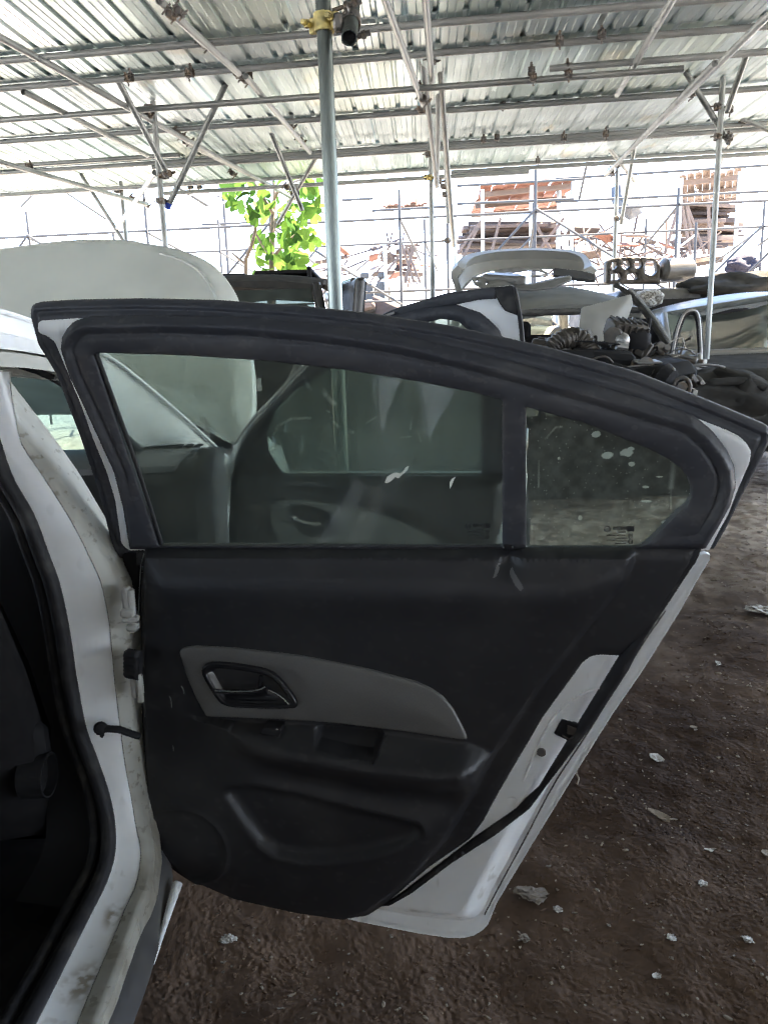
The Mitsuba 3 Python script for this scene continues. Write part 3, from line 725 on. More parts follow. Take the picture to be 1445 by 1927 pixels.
for y, a, b, c, dep in st:
    k = float(np.clip((y - 1500) / 200, 0, 1))
    pa, pb, pc = onY(a, y, dep - 0.012), onY(b, y, dep), onY(c, y, dep + 0.035 * (1 - k))
    ma, mc = onY(0.5 * a + 0.5 * b, y, dep - 0.008 * (1 - k)), onY(0.45 * b + 0.55 * c, y, dep + 0.012 * (1 - k))
    back = np.array([0, 0.07 * (1 - k), -0.11 * k])
    rows.append([pa, ma, pb, mc, pc, pc + back, 0.5 * (pa + pc) + back, pa + back])
rows = spline_rows(rows, 90)
put(CAR + '__door_pillar', loft(rows), 'm_paint', 50, label='white rear jamb of the middle pillar running into the sill')
strip = np.concatenate([rows[:, [2, 3, 4]] + np.array([0.0005, -0.0018, 0.0012]), rows[:, [5]] + np.array([0.003, -0.0018, 0.0012])], 1)
strip[:, 2] += [0.002, 0, 0]
strip = np.concatenate([strip, strip[:, ::-1] + np.array([0, 0.0012, -0.0006])], 1)
put(CAR + '__jamb_flange', loft(strip), 'm_paint_grimy', 50, label='grimy outer flange of the jamb and sill')
put(CAR + '__jamb_sealant', tube(rows[6:80, 2] + np.array([0, -0.0002, 0.0]), 0.0009, 6), 'm_dark_metal', True, label='thin dirty sealant line along the jamb fold')
put(CAR + '__opening_seal', join(tube(rows[:, 0] + np.array([-0.012, -0.004, 0.004]), 0.015, 10), tube(rows[:, 0] + np.array([-0.045, 0.012, 0.006]), 0.011, 8)), 'm_rubber', True, label='black rubber seal along the rear door opening')
# inner pillar trim, dark
inner = np.stack([rows[:, 0] + np.array([-0.03, 0.02, 0]), rows[:, 0] + np.array([-0.16, 0.05, 0.0]), rows[:, 0] + np.array([-0.16, 0.12, 0]), rows[:, 0] + np.array([-0.03, 0.12, 0])], 1)
put(CAR + '__inner_pillar_trim', loft(inner[:52]), 'm_black_dull', 50)
# rocker below the sill, coloured dark to stand for its shadow side
rk = []
for y, a, b, c, d, dep in [(1600, 288, 296, 304, 310, 1.47), (1650, 286, 298, 314, 326, 1.42), (1727, 257, 277, 297, 314, 1.33), (1800, 234, 256, 276, 294, 1.23), (1859, 213, 235, 256, 276, 1.15), (1925, 186, 208, 229, 252, 1.065), (2100, 115, 140, 165, 190, 0.87), (2400, -10, 20, 50, 80, 0.63)]:
    p, q, r, s = onY(a, y, dep - 0.0), onY(b, y, dep + 0.012), onY(c, y, dep + 0.03), onY(d, y, dep + 0.06)
    rk.append([p, q, r, s, s + np.array([-0.05, 0.0, -0.03]), p + np.array([-0.05, 0.0, -0.09])])
rk = spline_rows(rk, 30)
put(CAR + '__rocker', loft(rk), 'm_dark_car', 50, label='rocker below the white sill, coloured dark for its shadow side')
wd = [onY(334, 1664, 1.44), onY(318, 1715, 1.385), onY(303, 1765, 1.335), onY(289, 1815, 1.28)]
put(CAR + '__rocker_lip', tube(curve(wd, 14), np.linspace(0.0115, 0.002, 14), 8), 'm_paint', True, label='white lower lip of the rocker tapering to a point')
# hinges and the check strap
for k, (x, y) in enumerate(((245, 1140), (258, 1290))):
    p = onY(x, y, 1.475)
    if k == 0:
        put(CAR + '__door_hinge', join(box(onY(240, 1125, 1.48), (0.016, 0.03, 0.045), bev=0.005), box(onY(241, 1152, 1.47), (0.026, 0.024, 0.018), bev=0.004), box(onY(246, 1165, 1.468), (0.030, 0.022, 0.012), bev=0.003), pipe(onY(246, 1110, 1.472), onY(250, 1188, 1.472), 0.0075, 12, hollow=False), box(onY(250, 1180, 1.47), (0.022, 0.02, 0.014), bev=0.003)), 'm_paint_old', 40, label='white upper hinge of the rear door')
    else:
        put(CAR + '__door_hinge', join(box(p, (0.02, 0.03, 0.05), bev=0.005), pipe(p + np.array([0.008, -0.012, -0.03]), p + np.array([0.008, -0.012, 0.03]), 0.007, 10)), 'm_paint_old', 40)
put(CAR + '__wiring_boot', join(*[tube(curve([onY(243, 1232 + k * 7, 1.485), onY(252, 1233 + k * 7, 1.465), onY(262, 1235 + k * 7, 1.46)], 8), 0.012, 8) for k in range(6)]), 'm_rubber', True, label='black rubber wiring boot between pillar and door')
put(CAR + '__check_strap', join(tube(curve([onY(196, 1372, 1.44), onY(222, 1373, 1.442), onY(240, 1379, 1.45), onY(262, 1386, 1.46)], 16), 0.0085, 8, flat=0.8), trimesh.creation.icosphere(2, 0.0135).apply_translation(onY(189, 1371, 1.44)), box(onY(192, 1383, 1.44), (0.008, 0.01, 0.012), bev=0.003)), 'm_black_dull', 45, label='black door check strap reaching across the jamb')

# roof rail, A pillar, windscreen, dash
def P(x, y, d):
    return onY(x, y, d)


rail = [[P(-170, 556, 1.5), P(-170, 600, 1.52), P(-170, 650, 1.5), P(-170, 690, 1.48), P(-170, 690, 1.62), P(-170, 560, 1.62)],
        [P(0, 585, 1.9), P(0, 612, 1.9), P(0, 640, 1.88), P(0, 668, 1.88), P(-14, 668, 2.0), P(-10, 585, 2.0)],
        [P(60, 603, 2.1), P(60, 630, 2.1), P(60, 652, 2.08), P(60, 680, 2.08), P(46, 680, 2.2), P(50, 603, 2.2)],
        [P(130, 634, 2.32), P(122, 656, 2.3), P(116, 676, 2.28), P(112, 706, 2.28), P(100, 704, 2.38), P(112, 632, 2.42)],
        [P(200, 668, 2.5), P(184, 696, 2.47), P(172, 720, 2.45), P(164, 752, 2.45), P(150, 748, 2.55), P(180, 666, 2.6)],
        [P(300, 745, 2.72), P(276, 772, 2.68), P(256, 792, 2.66), P(240, 820, 2.66), P(226, 814, 2.76), P(276, 742, 2.82)],
        [P(380, 816, 2.86), P(356, 846, 2.8), P(330, 862, 2.78), P(306, 884, 2.78), P(296, 876, 2.9), P(356, 814, 2.96)],
        [P(428, 862, 2.94), P(404, 905, 2.88), P(380, 930, 2.84), P(352, 945, 2.84), P(340, 930, 2.95), P(404, 860, 3.02)]]
put(CAR + '__roof_rail', loft(spline_rows(rail, 60)), 'm_paint', 50, label='white roof rail and windscreen pillar of the sedan')
put(CAR + '__drip_moulding', tube(curve([P(-170, 556, 1.49), P(0, 585, 1.885), P(60, 603, 2.085), P(130, 634, 2.305), P(200, 668, 2.485), P(300, 745, 2.705), P(380, 816, 2.845), P(428, 862, 2.925)], 50), 0.006, 8), 'm_paint', True)
put(CAR + '__front_opening_seal', tube(curve([P(-60, 690, 1.7), P(0, 676, 1.87), P(60, 690, 2.07), P(112, 714, 2.27), P(164, 760, 2.44), P(240, 828, 2.65), P(306, 892, 2.77), P(352, 952, 2.83), P(372, 1040, 2.83), P(378, 1130, 2.83)], 50), 0.016, 8), 'm_rubber', True, label='black rubber seal along the front door opening')
hp = [[P(404, 880, 2.9), P(430, 880, 2.9), P(400, 930, 2.82), P(366, 940, 2.82)], [P(372, 960, 2.82), P(436, 950, 2.86), P(436, 950, 3.0), P(372, 960, 3.0)], [P(376, 1030, 2.80), P(438, 1030, 2.84), P(438, 1030, 3.0), P(376, 1030, 3.0)], [P(378, 1200, 2.80), P(440, 1200, 2.84), P(440, 1200, 3.0), P(378, 1200, 3.0)], [P(380, 1420, 2.8), P(440, 1420, 2.84), P(440, 1420, 3.0), P(380, 1420, 3.0)]]
put(CAR + '__hinge_pillar', loft(np.array(hp[1:])), 'm_paint', 40, label='white hinge pillar of the front door')
XL = -2.13  # left flank of the car


def sym(x):
    return -1.33 - (x + 1.33)


# windscreen
gl = [P(-60, 640, 2.02), P(60, 668, 2.12), P(164, 735, 2.48), P(240, 806, 2.70), P(330, 870, 2.84)]
wr = []
for k, p in enumerate(gl):
    q = p.copy(); q[0] = sym(p[0])
    wr.append([p + (q - p) * u + np.array([0, 0.10 * 4 * u * (1 - u), 0.012 * 4 * u * (1 - u)]) for u in np.linspace(0, 1, 12)])
wr = spline_rows(wr, 16)
put(CAR + '__windscreen', loft(wr, closed=False, caps=False), 'm_windscreen', True, label='pale green windscreen, the light through it put into its film')
# dashboard with pale cowl grille
dz = 1.0
prof = [(2.84, 0.99), (2.70, 1.00), (2.52, 0.985), (2.40, 0.955), (2.34, 0.90), (2.33, 0.80), (2.36, 0.70), (2.50, 0.60), (2.84, 0.55)]
ds = [[np.array([x, y + 0.05 * abs(x + 1.33), z]) for y, z in prof] for x in (-0.58, -0.66, -1.0, -1.33, -1.7, -2.02, -2.08)]
put(CAR + '__dashboard', loft(np.array(ds)), 'm_trim_low', 50)
put(CAR + '__dashboard_pad', loft(np.array([[np.array([x, y + 0.05 * abs(x + 1.33), z]) for y, z in [(2.83, 1.0), (2.70, 1.012), (2.56, 1.004), (2.44, 0.985), (2.44, 0.96), (2.83, 0.98)]] for x in (-0.66, -0.8, -1.33, -1.9, -2.0)])), 'm_insert', 50, label='grey dusty top pad of the dashboard')
put(CAR + '__air_vent', join(*[box(np.array([-0.92 + 0.035 * k, 2.74, 1.014]), (0.022, 0.07, 0.006), bev=0.002) for k in range(9)]), 'm_black_dull', 40)
th = np.linspace(0, 2 * math.pi, 33)
stw = np.stack([-1.72 + 0.185 * np.cos(th), 2.05 - 0.07 * np.sin(th), 0.93 + 0.17 * np.sin(th)], 1)
put(CAR + '__steering_wheel', join(tube(stw, 0.014, 8), box((-1.72, 2.06, 0.92), (0.12, 0.05, 0.09), bev=0.02), box((-1.72, 2.06, 0.92), (0.34, 0.02, 0.03), bev=0.006)), 'm_black_dull', 45)


# seats
def seat(x, y, w=0.50):
    back = [[np.array([x + sx * w / 2 * k, yy + dy, z]) for sx, dy in ((-1, -0.06), (-0.6, -0.085), (0.6, -0.085), (1, -0.06), (1, 0.04), (0.5, 0.06), (-0.5, 0.06), (-1, 0.04))] for z, yy, k in ((0.36, y + 0.12, 0.9), (0.5, y + 0.08, 1), (0.75, y, 1), (0.92, y - 0.05, 0.92), (1.0, y - 0.07, 0.75), (1.03, y - 0.075, 0.5))]
    cush = box((x, y + 0.36, 0.38), (w, 0.56, 0.16), bev=0.05)
    head = box((x, y - 0.09, 1.15), (0.26, 0.10, 0.17), bev=0.04)
    posts = [pipe((x + k, y - 0.08, 1.0), (x + k, y - 0.09, 1.1), 0.006, 8) for k in (-0.06, 0.06)]
    return join(loft(np.array(back)), cush), join(head, *posts)


for x in (-0.98, -1.70):
    a, b = seat(x, 1.42, 0.54)
    k = put(CAR + '__front_seat', a, 'm_seat', 50)
    put(k + '__headrest', b, 'm_seat', 50)
put(CAR + '__rear_seat', join(box((-1.33, 0.42, 0.40), (1.25, 0.5, 0.18), bev=0.06), box((-1.33, 0.10, 0.75), (1.25, 0.16, 0.62), rot=(0.25, 0, 0), bev=0.06)), 'm_seat', 50)
put(CAR + '__cabin_floor', join(box((-1.33, 1.5, 0.24), (1.5, 3.4, 0.05)), box((-1.33, 1.6, 0.32), (0.24, 2.2, 0.14), bev=0.04)), 'm_seat', 40)
put(CAR + '__belt_reel', join(pipe((-0.74, 1.44, 0.52), (-0.69, 1.44, 0.52), 0.045, 20, hollow=False), box((-0.72, 1.46, 0.58), (0.05, 0.05, 0.09), bev=0.015)), 'm_black_dull', 40, label='black seat belt reel at the foot of the pillar')
# roof, far flank, tail
rf = []
for y, z, hw in ((-0.45, 1.30, 0.50), (-0.1, 1.40, 0.54), (0.4, 1.455, 0.56), (1.0, 1.475, 0.56), (1.6, 1.465, 0.55), (2.05, 1.43, 0.53), (2.2, 1.40, 0.52)):
    rf.append([np.array([-1.33 + hw * u, y, z - 0.07 * abs(u) ** 2.4]) for u in np.linspace(-1, 1, 13)] + [np.array([-1.33 + hw * u, y, z - 0.07 * abs(u) ** 2.4 - 0.03]) for u in np.linspace(1, -1, 13)])
put(CAR + '__roof', loft(spline_rows(rf, 26)), 'm_paint', 50)
put(CAR + '__headliner', loft(spline_rows([[p + np.array([0, 0, -0.036]) for p in r] for r in rf], 20)), 'm_liner', 50)
flank = sg.Polygon([(-1.3, 0.25), (-1.35, 0.75), (-1.2, 0.95), (-0.6, 1.0), (1.0, 0.98), (2.8, 0.95), (3.9, 0.82), (4.2, 0.6), (4.25, 0.28), (3.7, 0.25), (3.6, 0.5), (3.35, 0.62), (3.1, 0.62), (2.85, 0.5), (2.75, 0.25), (0.35, 0.22), (0.25, 0.5), (0.0, 0.64), (-0.25, 0.64), (-0.5, 0.5), (-0.6, 0.25)])
FLK = Frame((XL, 0, 0), (0, -1, 0), (0, 0, 1))   # normal points to -x
fm = FLK.mesh(sg.Polygon([(-x, z) for x, z in flank.exterior.coords]).buffer(0), lambda s, t, d: 0.02 * sstep(0, 0.2, d), -0.03, res=0.08, bevel=0.01)
put(CAR + '__left_side', fm, 'm_paint', 50)
for pts, r in (([(-2.06, 2.75, 0.98), (-1.92, 2.3, 1.28), (-1.87, 1.95, 1.41)], 0.035), ([(-2.08, 1.35, 0.97), (-1.93, 1.3, 1.3), (-1.87, 1.25, 1.42)], 0.045), ([(-2.05, -0.3, 0.98), (-1.9, 0.0, 1.3), (-1.86, 0.25, 1.42)], 0.06), ([(-0.58, -0.5, 0.98), (-0.76, 0.0, 1.3), (-0.8, 0.3, 1.42)], 0.06)):
    put(CAR + '__pillar', tube(curve(pts, 14), r, 10), 'm_paint', True)
put(CAR + '__rear_quarter', FLK.mesh(rounded(sg.Polygon([(-0.16, 0.60), (-0.14, 0.80), (0.2, 0.99), (1.2, 0.98), (1.35, 0.75), (1.3, 0.26), (0.4, 0.26)]), 0.05).difference(sg.Point(0.12, 0.31).buffer(0.37)), lambda s, t, d: -1.62 - 0.05 * sstep(0.25, 0.0, d), -1.70, res=0.05, bevel=0.01), 'm_paint', 50)
put(CAR + '__boot', join(box((-1.33, -1.0, 0.92), (1.45, 0.55, 0.12), bev=0.05), box((-1.33, -1.27, 0.62), (1.5, 0.14, 0.62), bev=0.06)), 'm_paint', 45)
put(CAR + '__rear_window', loft(np.array([[(-2.0, -0.72, 0.99), (-1.33, -0.78, 0.99), (-0.66, -0.72, 0.99)], [(-1.85, -0.2, 1.36), (-1.33, -0.22, 1.38), (-0.81, -0.2, 1.36)]]), closed=False, caps=False), 'm_car_glass', True)


def wheel(key, c, axis, r=0.31, w=0.20, flat=False):
    c, axis = np.asarray(c, float), np.asarray(axis, float)
    d, a, b = frame_of(axis)
    prof = [(r * 0.66, -w / 2), (r * 0.9, -w / 2), (r, -w * 0.38), (r, w * 0.38), (r * 0.9, w / 2), (r * 0.66, w / 2)]
    th = np.linspace(0, 2 * math.pi, 33)[:-1]
    rings = np.array([[c + d * h + q * (math.cos(t) * a + math.sin(t) * b) for q, h in prof] for t in th])
    ty = loft(np.vstack([rings, rings[:1]]), caps=False)
    prof2 = [(r * 0.67, -w * 0.42), (r * 0.60, w * 0.40), (r * 0.18, w * 0.30), (0.001, w * 0.34), (0.001, -w * 0.3), (r * 0.55, -w * 0.35)]
    rings = np.array([[c + d * h + q * (math.cos(t) * a + math.sin(t) * b) * (1 if i < 1 or i > 4 else 1) for i, (q, h) in enumerate(prof2)] for t in th])
    ri = loft(np.vstack([rings, rings[:1]]), caps=False)
    put(key, ty, 'm_black_dull', 40)
    put(key + '__rim', ri, 'm_alu', 40)


for c in ((-2.08, -0.12, 0.31), (-2.08, 3.22, 0.31), (-0.58, -0.12, 0.31), (-0.58, 3.22, 0.31)):
    wheel(num(CAR + '__wheel'), c, (-1 if c[0] < -1 else 1, 0, 0))
# open bonnet seen from behind
hood_px = [(-260, 540, 3.4), (-120, 492, 3.5), (0, 479, 3.55), (60, 471, 3.57), (120, 463, 3.58), (180, 459, 3.58), (260, 460, 3.58), (330, 470, 3.57), (380, 487, 3.55), (412, 508, 3.53), (435, 538, 3.5), (452, 570, 3.46), (466, 620, 3.4), (478, 690, 3.3), (480, 770, 3.16), (470, 825, 3.06), (430, 826, 3.04), (370, 786, 3.06), (300, 772, 3.06), (150, 766, 3.06), (-100, 770, 3.06), (-280, 775, 3.06), (-330, 690, 3.2)]
hq = np.array([onY(*q) for q in hood_px])
ho = np.array([-1.33, 3.02, 1.08])
ht = np.array([0, 0.56, 0.74]); ht /= np.linalg.norm(ht)
FH = Frame(ho, (1, 0, 0), ht)   # normal: x cross t = toward the cabin and up
hp2 = sg.Polygon(chaikin(FH.px([(x, y) for x, y, _ in hood_px]), 2)).buffer(0)
hcx = hp2.centroid.x


def hood_h(s, t, d):
    h = 0.055 * (1 - ((s - 0.0) / 0.85) ** 2) + 0.05 * (1 - ((t - 0.3) / 0.6) ** 2)
    h -= 0.035 * sstep(0.075, 0.0, d)
    for c in (-0.42, 0.42):
        h += 0.008 * sstep(-0.01, 0.02, (s - c * (1 - 0.25 * t)) * (-1 if c > 0 else 1))
    return h


put(CAR + '__bonnet', FH.mesh(hp2, hood_h, -0.05, res=0.035, bevel=0.01, extra=[(hp2.buffer(-0.03), 0.02), (hp2.buffer(-0.07), 0.02)]), 'm_hood', 50, label='raised dull white bonnet')
hr = [q for q in chaikin(resample(np.array(hp2.buffer(-0.085).exterior.coords), step=0.05), 1) if q[0] > 0.42 and q[1] > 0.02]
hr = np.array(sorted(hr, key=lambda q: q[1]))
hd = shapely.distance(shapely.points(hr), hp2.boundary)
put(CAR + '__bonnet_edge', tube(FH.to(np.c_[hr, hood_h(hr[:, 0], hr[:, 1], hd) - 0.002])[::2], 0.006, 6), 'm_hood', True)
for x in (-0.66, -2.0):
    put(CAR + '__bonnet_hinge', join(tube(curve([(x, 2.95, 0.98), (x, 3.0, 1.10), (x, 3.04, 1.20)], 8), 0.012, 6)), 'm_paint_old', True)
# front wing below the bonnet
put(CAR + '__front_wing', Frame((-0.53, 0, 0), (0, -1, 0), (0, 0, 1)).mesh(sg.Polygon([(-2.95, 0.95), (-3.9, 0.86), (-4.2, 0.66), (-4.22, 0.3), (-3.65, 0.3), (-3.55, 0.52), (-3.3, 0.64), (-3.1, 0.64), (-2.92, 0.52), (-2.88, 0.3), (-2.86, 0.3)]), lambda s, t, d: 0 * s, -0.03, res=0.06, bevel=0.008), 'm_paint', 50)
put(CAR + '__front_bumper', join(box((-1.33, 4.2, 0.48), (1.6, 0.16, 0.40), bev=0.06), box((-1.33, 4.1, 0.72), (1.4, 0.10, 0.12), bev=0.03)), 'm_paint', 45)
put(CAR + '__engine', join(box((-1.33, 3.45, 0.62), (0.8, 0.55, 0.35), bev=0.06), box((-1.0, 3.4, 0.83), (0.3, 0.4, 0.1), bev=0.03), box((-1.7, 3.5, 0.8), (0.25, 0.25, 0.16), bev=0.03)), 'm_black_dull', 45)

# ------------------------------------------------------------------ its open front door, further away
A0, B0 = onY(440, 895, 2.60), onY(985, 895, 2.40)
sd = B0 - A0; sd[2] = 0; sd /= np.linalg.norm(sd)
FDL = Frame((A0[0], A0[1], 0), sd, (0, 0, 1))
ZF = A0[2]
FDU = Frame((A0[0], A0[1], ZF), sd, math.cos(TILT) * FDL.t + math.sin(TILT) * FDL.n)
FD = CAR + '__front_door'
labels[FD] = {'label': 'open front door of the white sedan, further away behind the rear door'}
lo = FDL.poly([(428, 892), (425, 960), (428, 1080), (445, 1210), (500, 1250), (700, 1262), (890, 1262), (925, 1220), (960, 1120), (985, 1000), (992, 892)])
scene[FD] = mikit.ply(FDL.mesh(lo, lambda s, t, d: -0.03 + 0.03 * sstep(0, 0.04, d), -0.05, res=0.025, bevel=0.003), 'm_paint', smooth=45)
lt = FDL.poly([(436, 893), (434, 960), (440, 1070), (458, 1200), (505, 1238), (700, 1248), (840, 1245), (880, 1180), (915, 1080), (945, 980), (955, 893)])
dark_sw = FDL.px([(440, 905), (500, 905), (560, 915), (660, 940), (780, 985), (880, 1040)], 0.03)


def fd_h(s, t, d):
    h = 0.01 + 0.03 * sstep(0, 0.03, d)
    dt = t - np.interp(s, dark_sw[:, 0], dark_sw[:, 1])
    h += 0.020 * sstep(0.0, 0.05, dt) - 0.012 * np.exp(-((dt + 0.012) / 0.012) ** 2)
    h += 0.02 * sstep(-0.10, -0.16, dt)
    return h


put(FD + '__trim_panel', FDL.mesh(lt, fd_h, 0.0, res=0.015, bevel=0.004), 'm_trim', 50)
fh = rounded(FDL.poly([(548, 962), (556, 953), (575, 952), (612, 962), (625, 980), (636, 1006), (600, 1010), (565, 1004), (553, 985)], 0.05, 1), 0.004)
fi = FDL.poly([(500, 945), (560, 938), (660, 955), (760, 985), (830, 1022), (850, 1062), (700, 1058), (540, 1048), (515, 1000)], 0.05, 1).difference(fh)
put(FD + '__grey_insert', FDL.mesh(fi, lambda s, t, d: fd_h(s, t, d + 1) + 0.006, 0.01, res=0.015, bevel=0.004), 'm_insert_pale', 50)
put(FD + '__handle_bowl', FDL.mesh(fh.buffer(0.004), lambda s, t, d: 0.058 - 0.02 * sstep(0, 0.02, d), 0.01, res=0.012, bevel=0.003), 'm_black_gloss', 50)
put(FD + '__door_handle', tube(curve(FDL.p3([(556, 977), (572, 983), (590, 986), (604, 985)], 0.066), 14), 0.006, 8), 'm_paint_old', True)  # lever in pale paint to stand for the glint on its chrome
fo_px = [(428, 900), (432, 862), (446, 822), (466, 792), (500, 759), (571, 684), (650, 626), (740, 583), (840, 553), (923, 542), (952, 538.5), (965, 537.5), (969, 552), (973, 575), (977, 598), (981, 640), (988, 760), (991, 900)]
fs_px = [(436, 900), (440, 866), (452, 830), (472, 800), (506, 766), (578, 692), (655, 634), (745, 592), (800, 578), (857, 574), (902, 589), (923, 606), (938, 621), (946, 640), (955, 720), (958, 900)]
fop_px = [(530, 893), (500, 858), (494, 826), (513, 774), (560, 732), (625, 690), (700, 647), (770, 616), (830, 600), (862, 605), (884, 625), (897, 665), (904, 740), (906, 893)]
fsash = FDU.poly(fs_px, 0.01)
fop = FDU.poly(fop_px, 0.005)
fcut = fsash.buffer(-0.025).union(FDU.poly([(475, 860), (945, 860), (945, 925), (475, 925)], 0.0))
fouter = FDU.poly(fo_px, -0.012).difference(fcut)
put(FD + '__white_frame', FDU.mesh(fouter, lambda s, t, d: -0.010 + 0 * s, -0.03, res=0.02, bevel=0.004), 'm_paint', 45)
tipp = FDU.poly([(930, 541), (952, 538.5), (965, 537.5), (969, 552), (973, 575), (973, 593), (960, 588), (950, 584), (942, 574), (935, 562)], 0.0)
put(FD + '__corner_rubber', FDU.mesh(tipp, lambda s, t, d: 0.004 + 0 * s, -0.012, res=0.012, bevel=0.003), 'm_rubber', 45)
topb = FDU.poly([(640, 634), (650, 625), (740, 582), (840, 552), (923, 541), (935, 540), (934, 562), (900, 564), (857, 573), (800, 580), (745, 594), (655, 640)], 0.0)
put(FD + '__outer_window_seal', FDU.mesh(topb, lambda s, t, d: 0.0 + 0.006 * sstep(0, 0.012, d), -0.02, res=0.015, bevel=0.003), 'm_sash', 45)
edge = tube(curve(FDU.p3([(967, 540), (971, 556), (975, 578), (979, 602), (983, 642), (990, 760)], 0.0), 20), 0.007, 6)
put(FD + '__edge_rubber', edge, 'm_rubber', True)
put(FD + '__window_sash', FDU.mesh(fsash.difference(fop), lambda s, t, d: 0.002 + 0.012 * sstep(0, 0.012, d), -0.012, res=0.016, bevel=0.003), 'm_sash', 50)
put(FD + '__bright_strip', tube(curve(FDU.p3([(440, 836), (468, 797), (503, 762), (574, 687), (652, 629), (742, 588)], 0.004), 30), 0.0042, 8), 'm_alu', True, label='worn bright edge of the front window frame')
put(FD + '__window_glass', sheet(FDU, fop.buffer(0.006), -0.006), 'm_glass_front', False)
put(FD + '__mirror_corner', FDU.mesh(FDU.poly([(440, 893), (442, 866), (455, 834), (478, 800), (508, 772), (514, 780), (500, 815), (502, 850), (520, 880), (530, 893)], 0.016), lambda s, t, d: 0.016 + 0.01 * sstep(0, 0.03, d), 0.0, res=0.015, bevel=0.004), 'm_black_dull', 50)
put(FD + '__door_mirror', join(FDU.mesh(sg.Point(FDU.px([(470, 852)], -0.09)[0]).buffer(0.07), lambda s, t, d: -0.055 - 0.05 * sstep(0.06, 0, d), -0.14, res=0.02, bevel=0.01), pipe(FDU.p3([(480, 866)], -0.12)[0], FDU.p3([(490, 872)], 0.0)[0], 0.02, 10, hollow=False)), 'm_paint', 50)


# ================================================================== the scaffold canopy overhead
CAN = thing('scaffold_canopy', 'open shelter of galvanised scaffold tubes roofed with corrugated metal sheets', 'canopy')
AZ = math.radians(8.4)
E1, E2 = np.array([math.cos(AZ), -math.sin(AZ), 0]), np.array([math.sin(AZ), math.cos(AZ), 0])
AR = math.radians(3.2)
ER = np.array([math.sin(AR), math.cos(AR), 0])
ZS = 3.42


def can(part, mesh, m='m_pipe', smooth=40, label=None):
    return put(f'{CAN}__{part}', mesh, m, smooth, label)


def pole(x, y, Y, top=3.42, r=0.0242, m='m_pipe', label=None, z0=0.0):
    p = onY(x, y, Y)
    return can('pole', pipe((p[0], p[1], z0), (p[0], p[1], top), r), m, label=label)


pm = onY(631, 560, 2.72)
pole(631, 560, 2.72, 3.6, m='m_pipe_main', label='thick grey foreground pole rising behind the door')
pole(311, 462, 7.4)
pole(238, 458, 10.5, 3.38)
pole(1334, 600, 7.2)
pole(1156, 490, 10.3)
pole(1306, 500, 15.0, 3.25, m='m_pipe_backlit')
pole(1080, 470, 24.0, 4.6, m='m_pipe_backlit')
pole(814, 540, 8.9, 3.40)
pole(843, 500, 14.5, 3.4, m='m_pipe_backlit')
pole(857, 500, 14.0, 3.6, m='m_pipe_pale')
pole(215, 458, 19.0, 3.9, 0.03, m='m_pipe_backlit')
pole(430, 515, 19.0, 5.2, 0.03, m='m_pipe_backlit')
pole(1050, 460, 19.0, 4.6, 0.05, m='m_pipe_pale')
for x, y in ((-7.5, 2.0), (-7.5, -3.5), (6.5, 2.2), (6.5, -3.5), (0.9, -3.6), (-11, 7.5), (11, 7.0), (-11, 1.5), (11, 1.5)):
    can('pole', pipe((x, y, 0), (x, y, 3.42)))


def along(py, z, t0, t1, r=0.0242, m='m_pipe_dark', px=722, label=None, part='purlin'):
    p = onZ(px, py, z)
    return can(part, pipe(p + E1 * t0, p + E1 * t1, r), m, label=label)


ZP = ZS - 0.0242
for py, t0, t1 in ((51, -6.5, 7.9), (107, -7, 7.9), (215, -9, 3.0), (278, -3.2, 8.2), (323, -12, 8.4)):
    along(py, ZP, t0, t1)
PUR = [onZ(722, py, ZP)[1] for py in (51, 107, 215, 278, 323)]
p = onZ(722, 216, ZP - 0.012); can('purlin', pipe(p + E1 * 0.6, p + E1 * 10, 0.0242), 'm_pipe_dark')
p = onZ(722, 276, ZP); can('purlin', pipe(p + E1 * -11, p + E1 * -2.9 + np.array([0, 0.06, 0]), 0.0242), 'm_pipe_dark')
for y in (4.75, 3.4, 2.05, 0.7, -0.65, -2.0, -3.3, -4.6):
    c = np.array([0.1, y, ZP]); can('purlin', pipe(c + E1 * -13, c + E1 * 13), 'm_pipe_dark')
# ledgers that run across, below the purlins, with their lapped joints
ZL = 3.28
p = onZ(722, 171, ZL)
can('ledger', pipe(p - E1 * 7, p + E1 * 2.28), 'm_pipe', label='long cross ledger ending in a lapped joint')
q = onZ(722, 152, ZL + 0.058); can('ledger', pipe(q + E1 * 1.28, q + E1 * 8), 'm_pipe_dark')
p = onZ(722, 286, 3.30); can('ledger', pipe(p - E1 * 2.6, p + E1 * 3.0), 'm_pipe_dark')
p = onZ(300, 293, 3.32); can('ledger', pipe(p - E1 * 1.75, p + E1 * 0.22), 'm_pipe')
p = onZ(1120, 262, 3.36); can('ledger', pipe(p - E1 * 0.45, p + E1 * 4), 'm_pipe_dark')
p = onZ(722, 339, 3.20); can('ledger', pipe(p - E1 * 2.75, p + E1 * 1.7), 'm_pipe_dark')
p = onZ(240, 352, 3.20); can('ledger', pipe(p - E1 * 4.5, p + E1 * 1.1), 'm_pipe_dark')
p = onZ(1045, 312, 3.25); can('ledger', pipe(p - E1 * 1.2, p + E1 * 6), 'm_pipe_dark')
